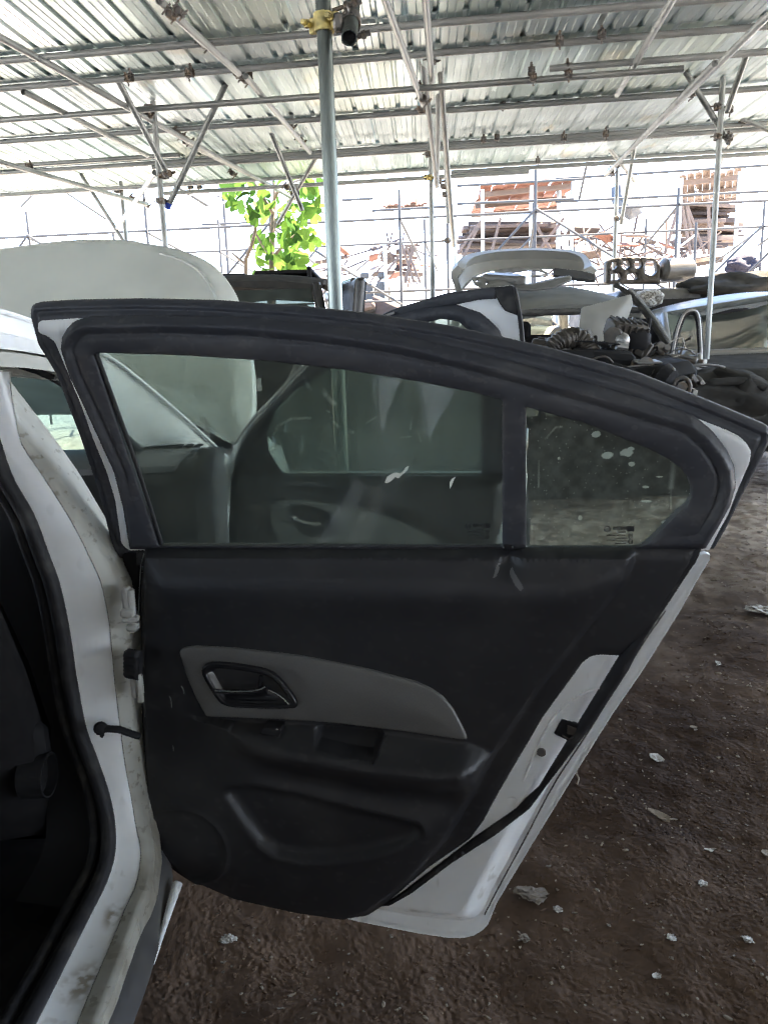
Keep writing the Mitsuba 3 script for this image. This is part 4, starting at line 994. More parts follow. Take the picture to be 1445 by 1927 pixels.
for (x0, y0), (x1, y1), d, m in (((1045, 336), (1445, 310), 15, 'm_pipe_backlit'), ((1045, 379), (1445, 359), 15, 'm_pipe_backlit'), ((860, 349), (1100, 336), 15.2, 'm_pipe_backlit'), ((700, 396), (840, 388), 14.6, 'm_pipe_backlit'), ((860, 383), (1080, 374), 15.2, 'm_pipe_backlit'), ((0, 438), (380, 423), 19, 'm_pipe_pale'), ((320, 425), (475, 418), 19, 'm_pipe_backlit'),
                                ((320, 386), (610, 372), 16, 'm_pipe_pale'), ((645, 376), (700, 373), 16, 'm_pipe_backlit'), ((860, 405), (1070, 400), 18, 'm_pipe_pale')):
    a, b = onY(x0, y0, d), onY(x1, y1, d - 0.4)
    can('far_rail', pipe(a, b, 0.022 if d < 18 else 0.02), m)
# ledgers that run away from the viewer
for (x0, y0), (x1, y1), z, m in (((-60, 36), (548, 371), 3.26, 'm_pipe'), ((347, 266), (615, 402), 3.31, 'm_pipe'), ((318, 18), (449, 137), 3.30, 'm_pipe_pale'), ((300, 0), (385, 82), 3.36, 'm_pipe'), ((462, 142), (583, 286), 3.32, 'm_pipe_pale'), ((1460, 14), (1211, 257), 3.24, 'm_pipe_pale'), ((1345, 118), (1140, 328), 3.17, 'm_pipe'),
                                 ((1270, -10), (1161, 177), 3.33, 'm_pipe_pale'), ((722, -10), (796, 196), 3.28, 'm_pipe_pale'), ((800, -10), (813, 158), 3.34, 'm_pipe_pale'), ((44, 172), (278, 292), 3.30, 'm_pipe'), ((-40, 292), (275, 384), 3.05, 'm_pipe')):
    can('ledger', pipe(onZ(x0, y0, z), onZ(x1, y1, z)), m)
# diagonal braces
for (x0, y0, d0), (x1, y1, d1), m in (((136, -12, 6.4), (317, 330, 7.32), 'm_pipe'), ((437, 132, 7.0), (317, 386, 7.45), 'm_pipe'), ((58, 180, 10.2), (238, 462, 10.4), 'm_pipe'), ((291, 324, 7.5), (221, 428, 10.3), 'm_pipe'), ((30, 160, 8.0), (-40, 250, 8.6), 'm_pipe'), ((470, 150, 8.4), (569, 395, 9.0), 'm_pipe'), ((596, 293, 9.8), (523, 420, 10.3), 'm_pipe'),
                                      ((1242, 57, 7.0), (1372, 268, 7.3), 'm_pipe'), ((1440, 5, 6.4), (1368, 207, 7.1), 'm_pipe'), ((1229, 78, 9.2), (1168, 421, 10.2), 'm_pipe'), ((1122, 246, 9.6), (1194, 340, 10.2), 'm_pipe'), ((1115, 257, 14), (1090, 374, 15), 'm_pipe_backlit'), ((781, -8, 6.0), (822, 347, 8.8), 'm_pipe_dark'), ((826, 100, 7.0), (822, 350, 9.0), 'm_pipe_dark'), ((818, -8, 6.2), (853, 462, 9.6), 'm_pipe'),
                                      ((833, 190, 9.3), (844, 420, 9.6), 'm_pipe_dark'), ((90, 339, 16), (200, 412, 17), 'm_pipe_backlit'), ((86, 339, 16), (40, 388, 17), 'm_pipe_backlit'), ((1395, 222, 8.6), (1460, 250, 8.6), 'm_pipe'), ((1388, 232, 9), (1350, 320, 11), 'm_pipe_dark'), ((1310, 440, 16), (1180, 540, 15), 'm_pipe_pale'), ((300, 330, 12), (390, 386, 14), 'm_pipe_backlit'), ((362, 360, 13), (340, 400, 14), 'm_pipe_pale')):
    can('brace', pipe(onY(x0, y0, d0), onY(x1, y1, d1), 0.0242 if d0 < 13 else 0.02), m)
for Y, m in ((13.6, 'm_pipe_backlit'), (17.0, 'm_pipe_backlit')):
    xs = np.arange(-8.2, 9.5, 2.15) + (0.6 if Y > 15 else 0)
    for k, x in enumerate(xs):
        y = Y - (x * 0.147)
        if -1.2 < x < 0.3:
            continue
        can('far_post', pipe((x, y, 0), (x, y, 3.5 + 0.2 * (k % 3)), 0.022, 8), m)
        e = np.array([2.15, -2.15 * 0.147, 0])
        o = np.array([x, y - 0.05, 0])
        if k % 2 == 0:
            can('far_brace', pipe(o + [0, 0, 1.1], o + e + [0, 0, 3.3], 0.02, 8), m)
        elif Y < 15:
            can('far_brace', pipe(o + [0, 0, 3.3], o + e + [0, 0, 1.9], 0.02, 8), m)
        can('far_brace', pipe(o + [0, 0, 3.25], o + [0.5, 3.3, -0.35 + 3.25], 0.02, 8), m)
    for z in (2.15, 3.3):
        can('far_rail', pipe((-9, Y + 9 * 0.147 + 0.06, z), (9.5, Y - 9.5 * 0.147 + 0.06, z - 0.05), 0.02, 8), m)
# the tube end that points at the viewer beside the foreground pole
pe = onY(657, 70, 2.62)
td = onY(669, -40, 3.05) - pe
td /= np.linalg.norm(td)
can('transom', pipe(pe, pe + td * 0.6, 0.0242, 20), 'm_pipe_main', label='short open ended tube clamped beside the foreground pole')
can('transom_shade', pipe(pe + td * 0.02, pe + td * 0.03, 0.0205, 18, wall=0.0203), 'm_black_dull')  # black disc stands for the shade inside the open tube


def coupler(p, d, s=1.0, bolt=(0.6, -0.5, 0.62)):
    p = np.asarray(p, float)
    d, a, b = frame_of(np.asarray(d, float))
    bolt = np.asarray(bolt, float)
    bolt = bolt - d * (bolt @ d); bolt /= np.linalg.norm(bolt)
    c = np.cross(d, bolt)
    m = [pipe(p - d * 0.026 * s, p + d * 0.026 * s, 0.0325 * s, 12, wall=0.006)]
    for k in (-1, 1):
        R = np.eye(4); R[:3, :3] = np.stack([d, bolt, c], 1)
        f = box((0, 0, 0), (0.046 * s, 0.016 * s, 0.030 * s), bev=0.004); f.apply_transform(R); f.apply_translation(p + c * 0.040 * s * k); m.append(f)
        m.append(pipe(p + c * 0.046 * s * k - bolt * 0.045 * s, p + c * 0.046 * s * k + bolt * 0.05 * s, 0.0065 * s, 8, hollow=False))
        m.append(pipe(p + c * 0.046 * s * k + bolt * 0.02 * s, p + c * 0.046 * s * k + bolt * 0.034 * s, 0.0125 * s, 6, hollow=False))
    return join(*m)


pt = lambda x, y: onY(x, y, 2.72)
can('coupler', coupler(pm * [1, 1, 0] + [0, 0, onY(618, 42, 2.72)[2]], (0, 0, 1), 1.0, (-0.5, -0.8, 0)), 'm_brass', label='yellow brass coloured coupler on the foreground pole')
can('coupler', join(coupler(onY(660, 40, 2.74), td, 1.0, (1, -0.2, 0.2)), box(onY(636, 42, 2.68), (0.03, 0.04, 0.05), bev=0.008)), 'm_coupler', label='dark coupler holding the short open tube')
for x, y, d, ax in ((282, 203, 7.3, (0, 0, 1)), (276, 212, 7.3, E2), (308, 330, 7.4, (0, 0, 1)), (315, 326, 7.3, (0.2, .1, -1)), (304, 378, 7.4, (0, 0, 1)), (333, 250, 8.2, E2), (350, 262, 8.4, E2), (366, 272, 8.6, E2), (437, 325, 10.2, E2), (205, 252, 10.4, (0, 0, 1)), (220, 300, 10.4, (0, 0, 1)), (221, 358, 10.4, (0, 0, 1)), (48, 176, 8.6, E2), (20, 160, 8.4, E2), (55, 312, 8.8, E1),
                    (243, 145, 6.4, E1), (357, 136, 6.3, E1), (320, 26, 5.2, E2), (336, 20, 5.2, E2), (383, 80, 6.0, E2), (447, 137, 6.6, E2), (460, 147, 6.7, E2), (467, 138, 6.7, E1), (546, 234, 8.2, E2), (565, 263, 8.8, E2), (250, 374, 10, E2), (274, 384, 10.4, E2), (358, 350, 10.2, E1), (375, 350, 10.4, E1), (540, 352, 10.0, E2), (552, 366, 10.2, E2), (558, 363, 9.4, E1),
                    (1000, 133, 6.6, E1), (1068, 126, 6.6, E1), (1070, 138, 6.6, E1), (1003, 145, 6.6, E1), (1053, 75, 6.0, E1), (1132, 64, 6.0, E1), (946, 195, 7.8, E1), (975, 190, 7.8, E1), (1228, 68, 6.9, E2), (1220, 78, 6.9, E2), (1346, 116, 7.2, (0, 0, 1)), (1338, 120, 7.0, E2), (1312, 146, 7.2, E2), (1296, 175, 7.5, E2), (1320, 140, 7.3, E2), (1226, 248, 9.0, E2), (1162, 176, 8.4, E2), (1140, 204, 8.6, E2), (1135, 228, 8.9, E2),
                    (1350, 200, 7.2, (0, 0, 1)), (1372, 205, 7.2, E1), (1350, 257, 7.2, (0, 0, 1)), (1372, 258, 7.2, E1), (910, 262, 8.9, E1), (935, 258, 8.9, E1), (1061, 258, 8.6, E1), (1140, 251, 8.4, E1), (1012, 302, 10, E1), (1163, 310, 10.2, (0, 0, 1)), (1150, 322, 10.2, E2), (1160, 411, 10.2, (0, 0, 1)), (1170, 410, 10.2, E1), (1070, 297, 10.3, E1), (806, 290, 8.9, (0, 0, 1)), (815, 293, 8.9, E1), (804, 333, 8.9, (0, 0, 1)), (826, 340, 9.0, (0, 0, 1)),
                    (790, 166, 7.0, E1), (796, 186, 7.0, E2), (793, 205, 7.6, (0, 0, 1)), (812, 112, 6.6, (0, 0, 1)), (842, 452, 9.6, (0, 0, 1)), (835, 350, 9.3, (0, 0, 1)), (838, 365, 9.3, (0, 0, 1)), (418, 422, 19, (0, 0, 1)), (1316, 365, 15, (0, 0, 1)), (1310, 360, 15, E1), (1395, 225, 8.7, E2), (1318, 279, 10.4, E1)):
    can('coupler', coupler(onY(x, y, d), ax, (0.8 if d < 5.6 else 1.0) if d < 12 else 1.2), 'm_coupler')
can('coupler', coupler(onY(808, 333, 8.85), (0, 0, 1), 0.9), 'm_brass')
can('brace_end_cap', pipe(onY(318, 380, 7.43), onY(315, 390, 7.46), 0.027, 12), 'm_blue', label='blue cap on the lower end of a brace')
# corrugated roof sheets: one entry for each sheet in view
PROF = []
for k in range(4):
    x = k * 0.2
    PROF += [(x, 0), (x + 0.045, 0.0), (x + 0.05, 0.004), (x + 0.055, 0), (x + 0.1, 0), (x + 0.105, 0.004), (x + 0.11, 0), (x + 0.152, 0), (x + 0.162, 0.022), (x + 0.182, 0.022)]
PROF += [(0.8, 0.0), (0.835, 0.0)]
PROF = np.array(PROF)


def roof_sheet(o, length, seed, n=9, lift=0.0):
    r = np.random.default_rng(seed)
    tilt = r.normal(0, 0.004)
    rings = []
    for u in np.linspace(0, 1, n):
        base = np.array(o) + ER * u * length
        pts = np.array([base + E1 * a + np.array([0, 0, b + lift + tilt * (a - 0.4)]) for a, b in PROF])
        pts[:, 2] += 0.006 * (meshkit.fbm(np.c_[pts[:, :2] * [2.2, 1.6], np.full(len(pts), seed * 0.37)], 3) - 0.5)
        rings.append(np.vstack([pts, pts[::-1] + [0, 0, 0.0016]]))
    return loft(np.array(rings))


seed = 0
rows_y = [3.4, 4.75] + PUR
for a, b in zip(rows_y[:-1], rows_y[1:]):
    ext = 6.6 * b / 10 + 1.4
    n0, n1 = int(-ext / 0.8) - 2, int(ext / 0.8) + 3
    if b < 4.8:
        continue
    for k in range(n0, n1):
        o = np.array([0.1, a, ZS + 0.001]) + E1 * (k * 0.8 + 0.11 * math.sin(a * 7)) - ER * 0.10
        seed += 1
        can('roof_sheet', roof_sheet(o, b - a + 0.17, seed, lift=0.003 * (k % 2) + 0.0022 * (seed % 3)), ('m_sheet', 'm_sheet_bright', 'm_sheet', 'm_sheet_dull', 'm_sheet_pale', 'm_sheet', 'm_sheet_dull', 'm_sheet_bright')[(seed * 5 + seed // 7) % 8], 30)
# unseen roof overhead and to the sides, its extent shaped to steer the light
bits = []
for a, b in ((-18.2, -9.9), (-10.0, -4.9), (-5.0, -1.0), (-1.1, 4.85)):
    for k in range(-20, 21):
        bits.append(roof_sheet(np.array([0.1, a, ZS + 0.006]) + E1 * k * 0.8, b - a, 999, n=2))
for side in (-1, 1):
    for k in range(9, 21 if side < 0 else 10):
        bits.append(roof_sheet(np.array([0.1, 4.7, ZS + 0.012]) + E1 * (side * k * 0.8 + (0 if side > 0 else 0)), 6.0, 998, n=2))
k = can('roof_sheet_field', join(*bits), 'm_sheet', 30)
tag(k, kind='stuff')

# ================================================================== ground
def ground_mesh():
    xs = np.r_[np.linspace(-900, -14, 8)[:-1], np.linspace(-14, -2, 50)[:-1], np.linspace(-2, 6, 360)[:-1], np.linspace(6, 14, 40)[:-1], np.linspace(14, 900, 8)]
    ys = np.r_[np.linspace(-900, -6, 6)[:-1], np.linspace(-6, 0.6, 30)[:-1], np.linspace(0.6, 7.5, 320)[:-1], np.linspace(7.5, 16, 60)[:-1], np.linspace(16, 1500, 12)]
    gx, gy = np.meshgrid(xs, ys)
    near = sstep(20, 6, np.hypot(gx, gy - 3))
    p = np.stack([gx, gy, gx * 0], -1)
    z = near * (0.10 * (meshkit.fbm(p * 0.8, 3, 1) - 0.5) + 0.040 * (meshkit.fbm(p * 4.5, 4, 5) - 0.5) + 0.012 * (meshkit.fbm(p * 18.0, 3, 9) - 0.5))
    v = np.stack([gx, gy, z - 0.01], -1).reshape(-1, 3)
    nx, ny = len(xs), len(ys)
    i, j = np.meshgrid(np.arange(nx - 1), np.arange(ny - 1))
    q = (j * nx + i).ravel()
    f = np.vstack([np.stack([q, q + 1, q + nx + 1], 1), np.stack([q, q + nx + 1, q + nx], 1)])
    return trimesh.Trimesh(v, f, process=False)


GM = ground_mesh()
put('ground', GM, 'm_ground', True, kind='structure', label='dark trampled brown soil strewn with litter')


def ground_z(x, y):
    p = np.array([[x, y, 0.0]])
    return float(0.10 * (meshkit.fbm(p * 0.8, 3, 1)[0] - 0.5) + 0.040 * (meshkit.fbm(p * 4.5, 4, 5)[0] - 0.5) + 0.012 * (meshkit.fbm(p * 18.0, 3, 9)[0] - 0.5)) - 0.01


def onG(px, py):
    p = onZ(px, py, 0.0)
    for _ in range(3):
        p = onZ(px, py, ground_z(p[0], p[1]))
    return p


# litter
def crumple(size, seed, flat=0.35, n=2):
    m = trimesh.creation.icosphere(n, 1.0)
    v = np.array(m.vertices)
    k = (0.45 + 1.0 * meshkit.fbm(v * 1.7 + seed * 3.1, 3, seed)) * (1 if n > 2 else np.random.default_rng(seed).uniform(0.6, 1.25, len(v)))
    v = v * k[:, None] * np.asarray(size) / 2
    v[:, 2] *= flat
    m.vertices = v
    return m


def shard(size, seed):
    r = np.random.default_rng(seed)
    n = 7
    a = np.sort(r.uniform(0, 2 * math.pi, n))
    rad = r.uniform(0.55, 1.0, n)
    pg = sg.Polygon(np.stack([rad * np.cos(a) * size[0] / 2, rad * np.sin(a) * size[1] / 2], 1)).buffer(0)
    v, f = hf(pg, lambda s, t, d: 0.002 + 0.25 * s * s / size[0] + 0.15 * s * t / size[1], 0.0, res=size[0] / 5, bevel=0.0)
    v = v.copy()
    h = 0.25 * v[:, 0] ** 2 / size[0] + 0.15 * v[:, 0] * v[:, 1] / size[1]
    v[len(v) // 2:, 2] = h[len(v) // 2:] - 0.001
    return trimesh.Trimesh(v, f, process=False)


def lay(m, px, py, rz=0.0, rx=0.0, dz=-0.001):
    m = m.copy()
    m.apply_transform(trimesh.transformations.euler_matrix(rx, 0.15, rz))
    p = onG(px, py)
    m.apply_translation([p[0], p[1], p[2] + dz - float(m.bounds[0][2]) * 0.6])
    return m


G = 'litter on the soil'
for name, cat, lab, m, x, y, rz, sz, kind in (
        ('plastic_scrap', 'scrap', 'crumpled white plastic sheet lying on the soil at the right edge', 'm_scrap_white', 1436, 1153, 0.2, (0.17, 0.12), 'c'),
        ('paper_scrap', 'scrap', 'torn pale paper on the soil, right of the latch opening', 'm_scrap_white', 1235, 1429, 0.4, (0.075, 0.05), 's'),
        ('plastic_wrapper', 'scrap', 'long torn clear plastic wrapper lying on the soil right of the door edge', 'm_scrap_tan', 1248, 1540, -0.7, (0.15, 0.035), 's'),
        ('paper_scrap', 'scrap', 'small white paper ball on the soil, right of the lower door corner', 'm_scrap_white', 1050, 1713, 0.0, (0.026, 0.022), 'c'),
        ('stone', 'stone', 'flat brown stone in the soil beside the lower corner of the door', 'm_stone', 1002, 1688, 0.0, (0.085, 0.06), 'c'),
        ('plastic_scrap', 'scrap', 'shiny crumpled plastic scrap on the soil below the trim panel', 'm_scrap_white', 431, 1770, 0.2, (0.036, 0.03), 'c'),
        ('paper_scrap', 'scrap', 'white paper scrap lying on the soil low at the right edge', 'm_scrap_white', 1408, 1770, 0.5, (0.024, 0.024), 'c'),
        ('paper_scrap', 'scrap', 'curled white paper scrap standing on the soil right of the door corner', 'm_scrap_white', 1322, 1664, 0.9, (0.030, 0.022), 'c'),
        ('twig', 'twig', 'pale bent twig on the soil touching the door edge', 'm_scrap_tan', 1086, 1466, 1.2, (0.07, 0.006), 't'),
        ('plastic_scrap', 'scrap', 'white folded scrap on the soil, right of the long wrapper', 'm_scrap_white', 1335, 1600, 0.1, (0.045, 0.016), 's'),
        ('paper_scrap', 'scrap', 'tan paper scrap at the right edge, level with the folded scrap', 'm_scrap_tan', 1441, 1608, 0.6, (0.03, 0.03), 's'),
        ('paper_scrap', 'scrap', 'pale torn scrap on the soil, uppermost below the white plastic sheet', 'm_scrap_white', 1348, 1249, 0.3, (0.055, 0.035), 's'),
        ('paper_scrap', 'scrap', 'pale scrap with ragged edge on the soil, above the torn pale paper', 'm_scrap_tan', 1305, 1371, 0.3, (0.06, 0.03), 's'),
        ('paper_scrap', 'scrap', 'thin white scrap on the soil near the bottom edge', 'm_scrap_white', 1235, 1838, 0.3, (0.03, 0.016), 's'),
        ('paper_scrap', 'scrap', 'small white ball on the soil between door corner and right edge', 'm_scrap_white', 1264, 1766, 0.8, (0.026, 0.02), 'c'),
        ('stone', 'stone', 'rounded dirty stone half sunk in soil below the door corner', 'm_stone', 987, 1768, 0.4, (0.03, 0.026), 'c')):
    sd_ = abs(hash_ := sum(map(ord, lab))) % 1000
    if kind == 'c':
        ms = lay(crumple((sz[0], sz[1], min(sz) * 0.9), sd_), x, y, rz)
    elif kind == 's':
        ms = join(lay(shard(sz, sd_), x, y, rz, 0.25), lay(shard((sz[0] * 0.6, sz[1] * 0.7), sd_ + 5), x + 4, y + 3, rz + 0.6, -0.3))
    else:
        q = onG(x, y) + [0, 0, 0.006]
        ms = tube(curve([q + [-0.01, -0.04, 0], q + [0.0, -0.015, 0.006], q + [0.002, 0.02, 0.002], q + [0.012, 0.04, 0.01]], 12), 0.0028, 6)
    put(name, ms, m, False, lab, cat, G)
for k in range(72):
    x, y = rng.uniform(960, 1445), rng.uniform(965, 1900)
    if k > 58:
        x, y = rng.uniform(300, 900), rng.uniform(1760, 1925)
    edge_x = 1390 - (y - 960) * 0.585
    if k <= 58 and x < edge_x + 20 and y < 1780:
        x = edge_x + rng.uniform(20, max(40, 1440 - edge_x))
    if y < 1120:
        sc_ = rng.uniform(0.02, 0.05)
    else:
        sc_ = rng.uniform(0.006, 0.016)
    m = rng.choice(['m_scrap_tan', 'm_stone', 'm_scrap_tan', 'm_stone'])
    ms = lay(crumple((sc_, sc_ * 0.8, sc_ * 0.7), k, n=1) if rng.random() < 0.5 else shard((sc_ * 1.5, sc_ * 0.7), k), x, y, rng.uniform(0, 3), rng.uniform(-0.3, 0.3))
    put('soil_chip', ms, m, False, 'small chip of litter scattered on the brown soil', 'litter', 'small chips scattered on the soil')
# fine grit and straw
gm = []
for k in range(9000):
    y = 0.75 + 7.2 * rng.random() ** 1.6
    x = rng.uniform(-0.45, 0.62 * y + 0.3)
    s = rng.uniform(0.0015, 0.0055) * (0.6 + 0.3 * y)
    t = trimesh.creation.icosphere(0, s)
    t.vertices = t.vertices * [rng.uniform(0.6, 2.2), rng.uniform(0.5, 1.2), rng.uniform(0.3, 0.8)]
    a = rng.uniform(0, 6.28)
    R = np.array([[math.cos(a), -math.sin(a), 0], [math.sin(a), math.cos(a), 0], [0, 0, 1]])
    t.vertices = t.vertices @ R.T
    gm.append((np.array(t.vertices), x, y))
F20 = trimesh.creation.icosphere(0, 1).faces
P_ = np.array([[x, y, 0.0] for _, x, y in gm])
zz = 0.10 * (meshkit.fbm(P_ * 0.8, 3, 1) - 0.5) + 0.040 * (meshkit.fbm(P_ * 4.5, 4, 5) - 0.5) + 0.012 * (meshkit.fbm(P_ * 18.0, 3, 9) - 0.5) - 0.01
third = [[], [], []]
for k, (v, x, y) in enumerate(gm):
    third[0 if k % 7 < 4 else 1 if k % 7 < 6 else 2].append(v + [x, y, zz[k]])
for nm, m, vs in (('soil_crumbs', 'm_ground', third[0] + third[1]), ('straw_bits', 'm_scrap_tan', third[2])):
    put(nm, trimesh.Trimesh(np.vstack(vs), np.vstack([F20 + 12 * i for i in range(len(vs))]), process=False), m, False, 'fine crumbs and grit over the brown soil' if nm[0:4] == 'soil' else 'pale specks of straw over the brown soil', 'debris', kind='stuff')


# ================================================================== the other wrecks
class Car:
    """Local axes of a parked vehicle: f forward, l to its left, z up."""

    def __init__(self, key, pos, yaw):
        self.key, self.o = key, np.asarray(pos, float)
        self.f = np.array([math.cos(yaw), math.sin(yaw), 0]); self.l = np.array([-math.sin(yaw), math.cos(yaw), 0])

    def p(self, x, y, z):
        return self.o + self.f * x + self.l * y + np.array([0, 0, z])

    def put(self, part, mesh, m, smooth=45, label=None):
        return put(f'{self.key}__{part}', mesh, m, smooth, label)

    def side(self, pts, hw, rnd=0.10, res=0.09):
        fr = Frame(self.o, self.f, (0, 0, 1))
        pg = rounded(sg.Polygon(pts), 0.03)
        v, f = hf(pg, lambda s, t, d: hw - rnd + rnd * np.sqrt(np.clip(1 - (1 - np.clip(d / rnd, 0, 1)) ** 2, 0, 1)), 0, res=res, bevel=0.0, mirror=True, extra=[(pg.buffer(-rnd * 0.3), res), (pg.buffer(-rnd), res)])
        return trimesh.Trimesh(fr.to(v), f, process=False)

    def roof(self, xs, zs, hw, thick=0.05, drop=0.07):
        rings = []
        for x, z in zip(xs, zs):
            up = [self.p(x, hw * u, z - drop * abs(u) ** 2.5) for u in np.linspace(1, -1, 11)]
            dn = [self.p(x, hw * u * 0.97, z - thick - drop * abs(u) ** 2.5) for u in np.linspace(-1, 1, 11)]
            rings.append(up + dn)
        return loft(spline_rows(rings, 18))

    def strut(self, a, b, r=0.04, mid=None):
        pts = [self.p(*a)] + ([self.p(*mid)] if mid else []) + [self.p(*b)]
        return tube(curve(pts, 12), r, 8)

    def pane(self, q, m='m_car_glass', part='window', label=None, bulge=0.0):
        a, b, c, d = (self.p(*x) for x in q)
        n = 10
        rows = [[a + (b - a) * u + ((d + (c - d) * u) - (a + (b - a) * u)) * v for v in np.linspace(0, 1, n)] for u in np.linspace(0, 1, n)]
        rows = np.array(rows)
        nn = np.cross(b - a, d - a); nn /= np.linalg.norm(nn)
        g = 4 * np.linspace(0, 1, n) * (1 - np.linspace(0, 1, n))
        rows = rows + nn * bulge * (g[None, :, None])
        return self.put(part, loft(rows, closed=False, caps=False), m, True, label)

    def seat(self, x, y, z=0.5):
        b = box(self.p(x, y, z + 0.35), (0.48, 0.16, 0.62), bev=0.05)
        h = box(self.p(x - 0.03, y, z + 0.78), (0.26, 0.10, 0.18), bev=0.04)
        k = self.put('seat', b, 'm_seat', 45)
        put(k + '__headrest', h, 'm_seat', 45)

    def wheels(self, xs, hw, r=0.34):
        for x in xs:
            for s in (-1, 1):
                wheel(num(self.key + '__wheel'), self.p(x, s * hw, r), self.l * s, r)


# -- dark off-roader behind the white sedan
K = thing('black_off_roader', 'black off-roader with roof rails standing behind the raised white bonnet', 'car')
c = Car(K, (-1.28, 9.0, 0.15), math.pi / 2)
c.put('body', c.side([(-2.0, 0.35), (-2.05, 0.8), (-1.95, 1.16), (2.0, 1.12), (2.2, 0.9), (2.2, 0.35)], 0.90), 'm_dusty_dark')
c.put('roof', c.roof((-1.82, -1.5, -0.6, 0.6, 1.0), (1.74, 1.82, 1.86, 1.83, 1.76), 0.80, 0.05, 0.06), 'm_dusty_dark')
for s in (-1, 1):
    c.put('pillar', c.strut((-1.95, 0.84 * s, 1.12), (-1.78, 0.74 * s, 1.70), 0.045), 'm_black_car')
    c.put('pillar', c.strut((0.0, 0.86 * s, 1.12), (0.0, 0.76 * s, 1.74), 0.04), 'm_black_car')
    c.put('pillar', c.strut((1.6, 0.86 * s, 1.10), (0.95, 0.74 * s, 1.70), 0.04), 'm_black_car')
    c.put('roof_rail', join(c.strut((-1.5, 0.66 * s, 1.86), (0.7, 0.66 * s, 1.86), 0.02), *[c.strut((x, 0.66 * s, 1.76), (x, 0.66 * s, 1.87), 0.02) for x in (-1.45, -0.5, 0.6)]), 'm_black_dull', True)
    c.pane([(-1.85, 0.85 * s, 1.14), (-1.72, 0.77 * s, 1.68), (-0.05, 0.78 * s, 1.70), (-0.05, 0.87 * s, 1.14)])
    c.put('tail_lamp', box(c.p(-2.02, 0.78 * s, 0.95), (0.16, 0.06, 0.26), bev=0.02), 'm_black_gloss')
c.pane([(-1.98, 0.80, 1.14), (-1.84, 0.70, 1.66), (-1.84, -0.70, 1.66), (-1.98, -0.80, 1.14)], m='m_glass_dirty', part='rear_window', label='dusty rear window of the black off-roader')
c.put('roof_box', join(box(c.p(-0.5, -0.35, 1.885), (0.60, 0.6, 0.05), bev=0.02), box(c.p(-0.4, 0.2, 1.88), (0.3, 0.7, 0.03), bev=0.01)), 'm_black_dull', label='low black panel lying on the roof rails')
c.put('rear_door', join(box(c.p(-1.9, -1.02, 1.22), (0.10, 0.62, 1.0), rot=(0, 0.12, 0.25), bev=0.03), c.strut((-2.0, -1.08, 1.7), (-1.4, -0.98, 1.72), 0.03), c.strut((-1.6, -1.0, 1.7), (-1.6, -1.04, 1.2), 0.02)), 'm_black_car', label='black side door standing ajar')
c.put('number_plate', box(c.p(-2.07, 0, 0.85), (0.5, 0.012, 0.11)), 'm_paint_old')
c.seat(0.2, 0.38, 0.75); c.seat(0.2, -0.38, 0.75)
c.o[2] = 0.0
c.wheels((-1.35, 1.4), 0.80, 0.42)

# -- low dark hatchback right behind the open front door
K = thing('dark_hatchback', 'low dark hatchback standing right behind the open front door, seen through its glass', 'car')
c = Car(K, (0.10, 5.35, 0.0), math.pi / 2)
c.put('body', c.side([(-1.15, 0.3), (-1.18, 0.8), (-1.1, 0.98), (0.5, 0.94), (0.82, 0.8), (0.82, 0.3)], 0.64), 'm_dark_car')
c.put('roof', c.roof((-1.05, -0.8, -0.3, 0.1), (1.29, 1.33, 1.35, 1.31), 0.54), 'm_dark_car')
for s in (-1, 1):
    c.put('pillar', c.strut((-1.12, 0.68 * s, 0.95), (-1.02, 0.5 * s, 1.26), 0.04), 'm_dark_car')
    c.put('pillar', c.strut((0.5, 0.68 * s, 0.92), (0.08, 0.5 * s, 1.27), 0.035), 'm_dark_car')
    c.pane([(-1.08, 0.67 * s, 0.95), (-0.98, 0.53 * s, 1.26), (0.05, 0.53 * s, 1.26), (0.45, 0.67 * s, 0.93)])
    c.put('tail_lamp', box(c.p(-1.17, 0.60 * s, 0.80), (0.16, 0.06, 0.18), bev=0.02), 'm_black_gloss')
c.pane([(-1.14, 0.64, 0.96), (-1.05, 0.48, 1.26), (-1.05, -0.48, 1.26), (-1.14, -0.64, 0.96)], part='rear_window')
c.put('rear_seat', box(c.p(-0.6, 0, 0.98), (1.1, 0.16, 0.36), bev=0.05), 'm_seat')
c.put('added_fill', join(box(c.p(-0.2, 0.02, 1.08), (0.98, 0.5, 0.40), rot=(0, 0, 0.1), bev=0.04), box(c.p(-0.55, -0.1, 1.12), (0.7, 0.3, 0.26), rot=(0.1, 0.1, -0.2), bev=0.04)), 'm_dusty_dark', label='dark blocks added inside the hatchback to hide bright ground beyond')  # added blocks keep bright ground from showing through the windows
c.pane([(0.5, 0.62, 0.95), (0.1, 0.5, 1.28), (0.1, -0.5, 1.28), (0.5, -0.62, 0.95)], part='windscreen')
c.seat(-0.1, 0.3, 0.45); c.seat(-0.1, -0.3, 0.45)
c.wheels((-0.7, 0.5), 0.64, 0.28)

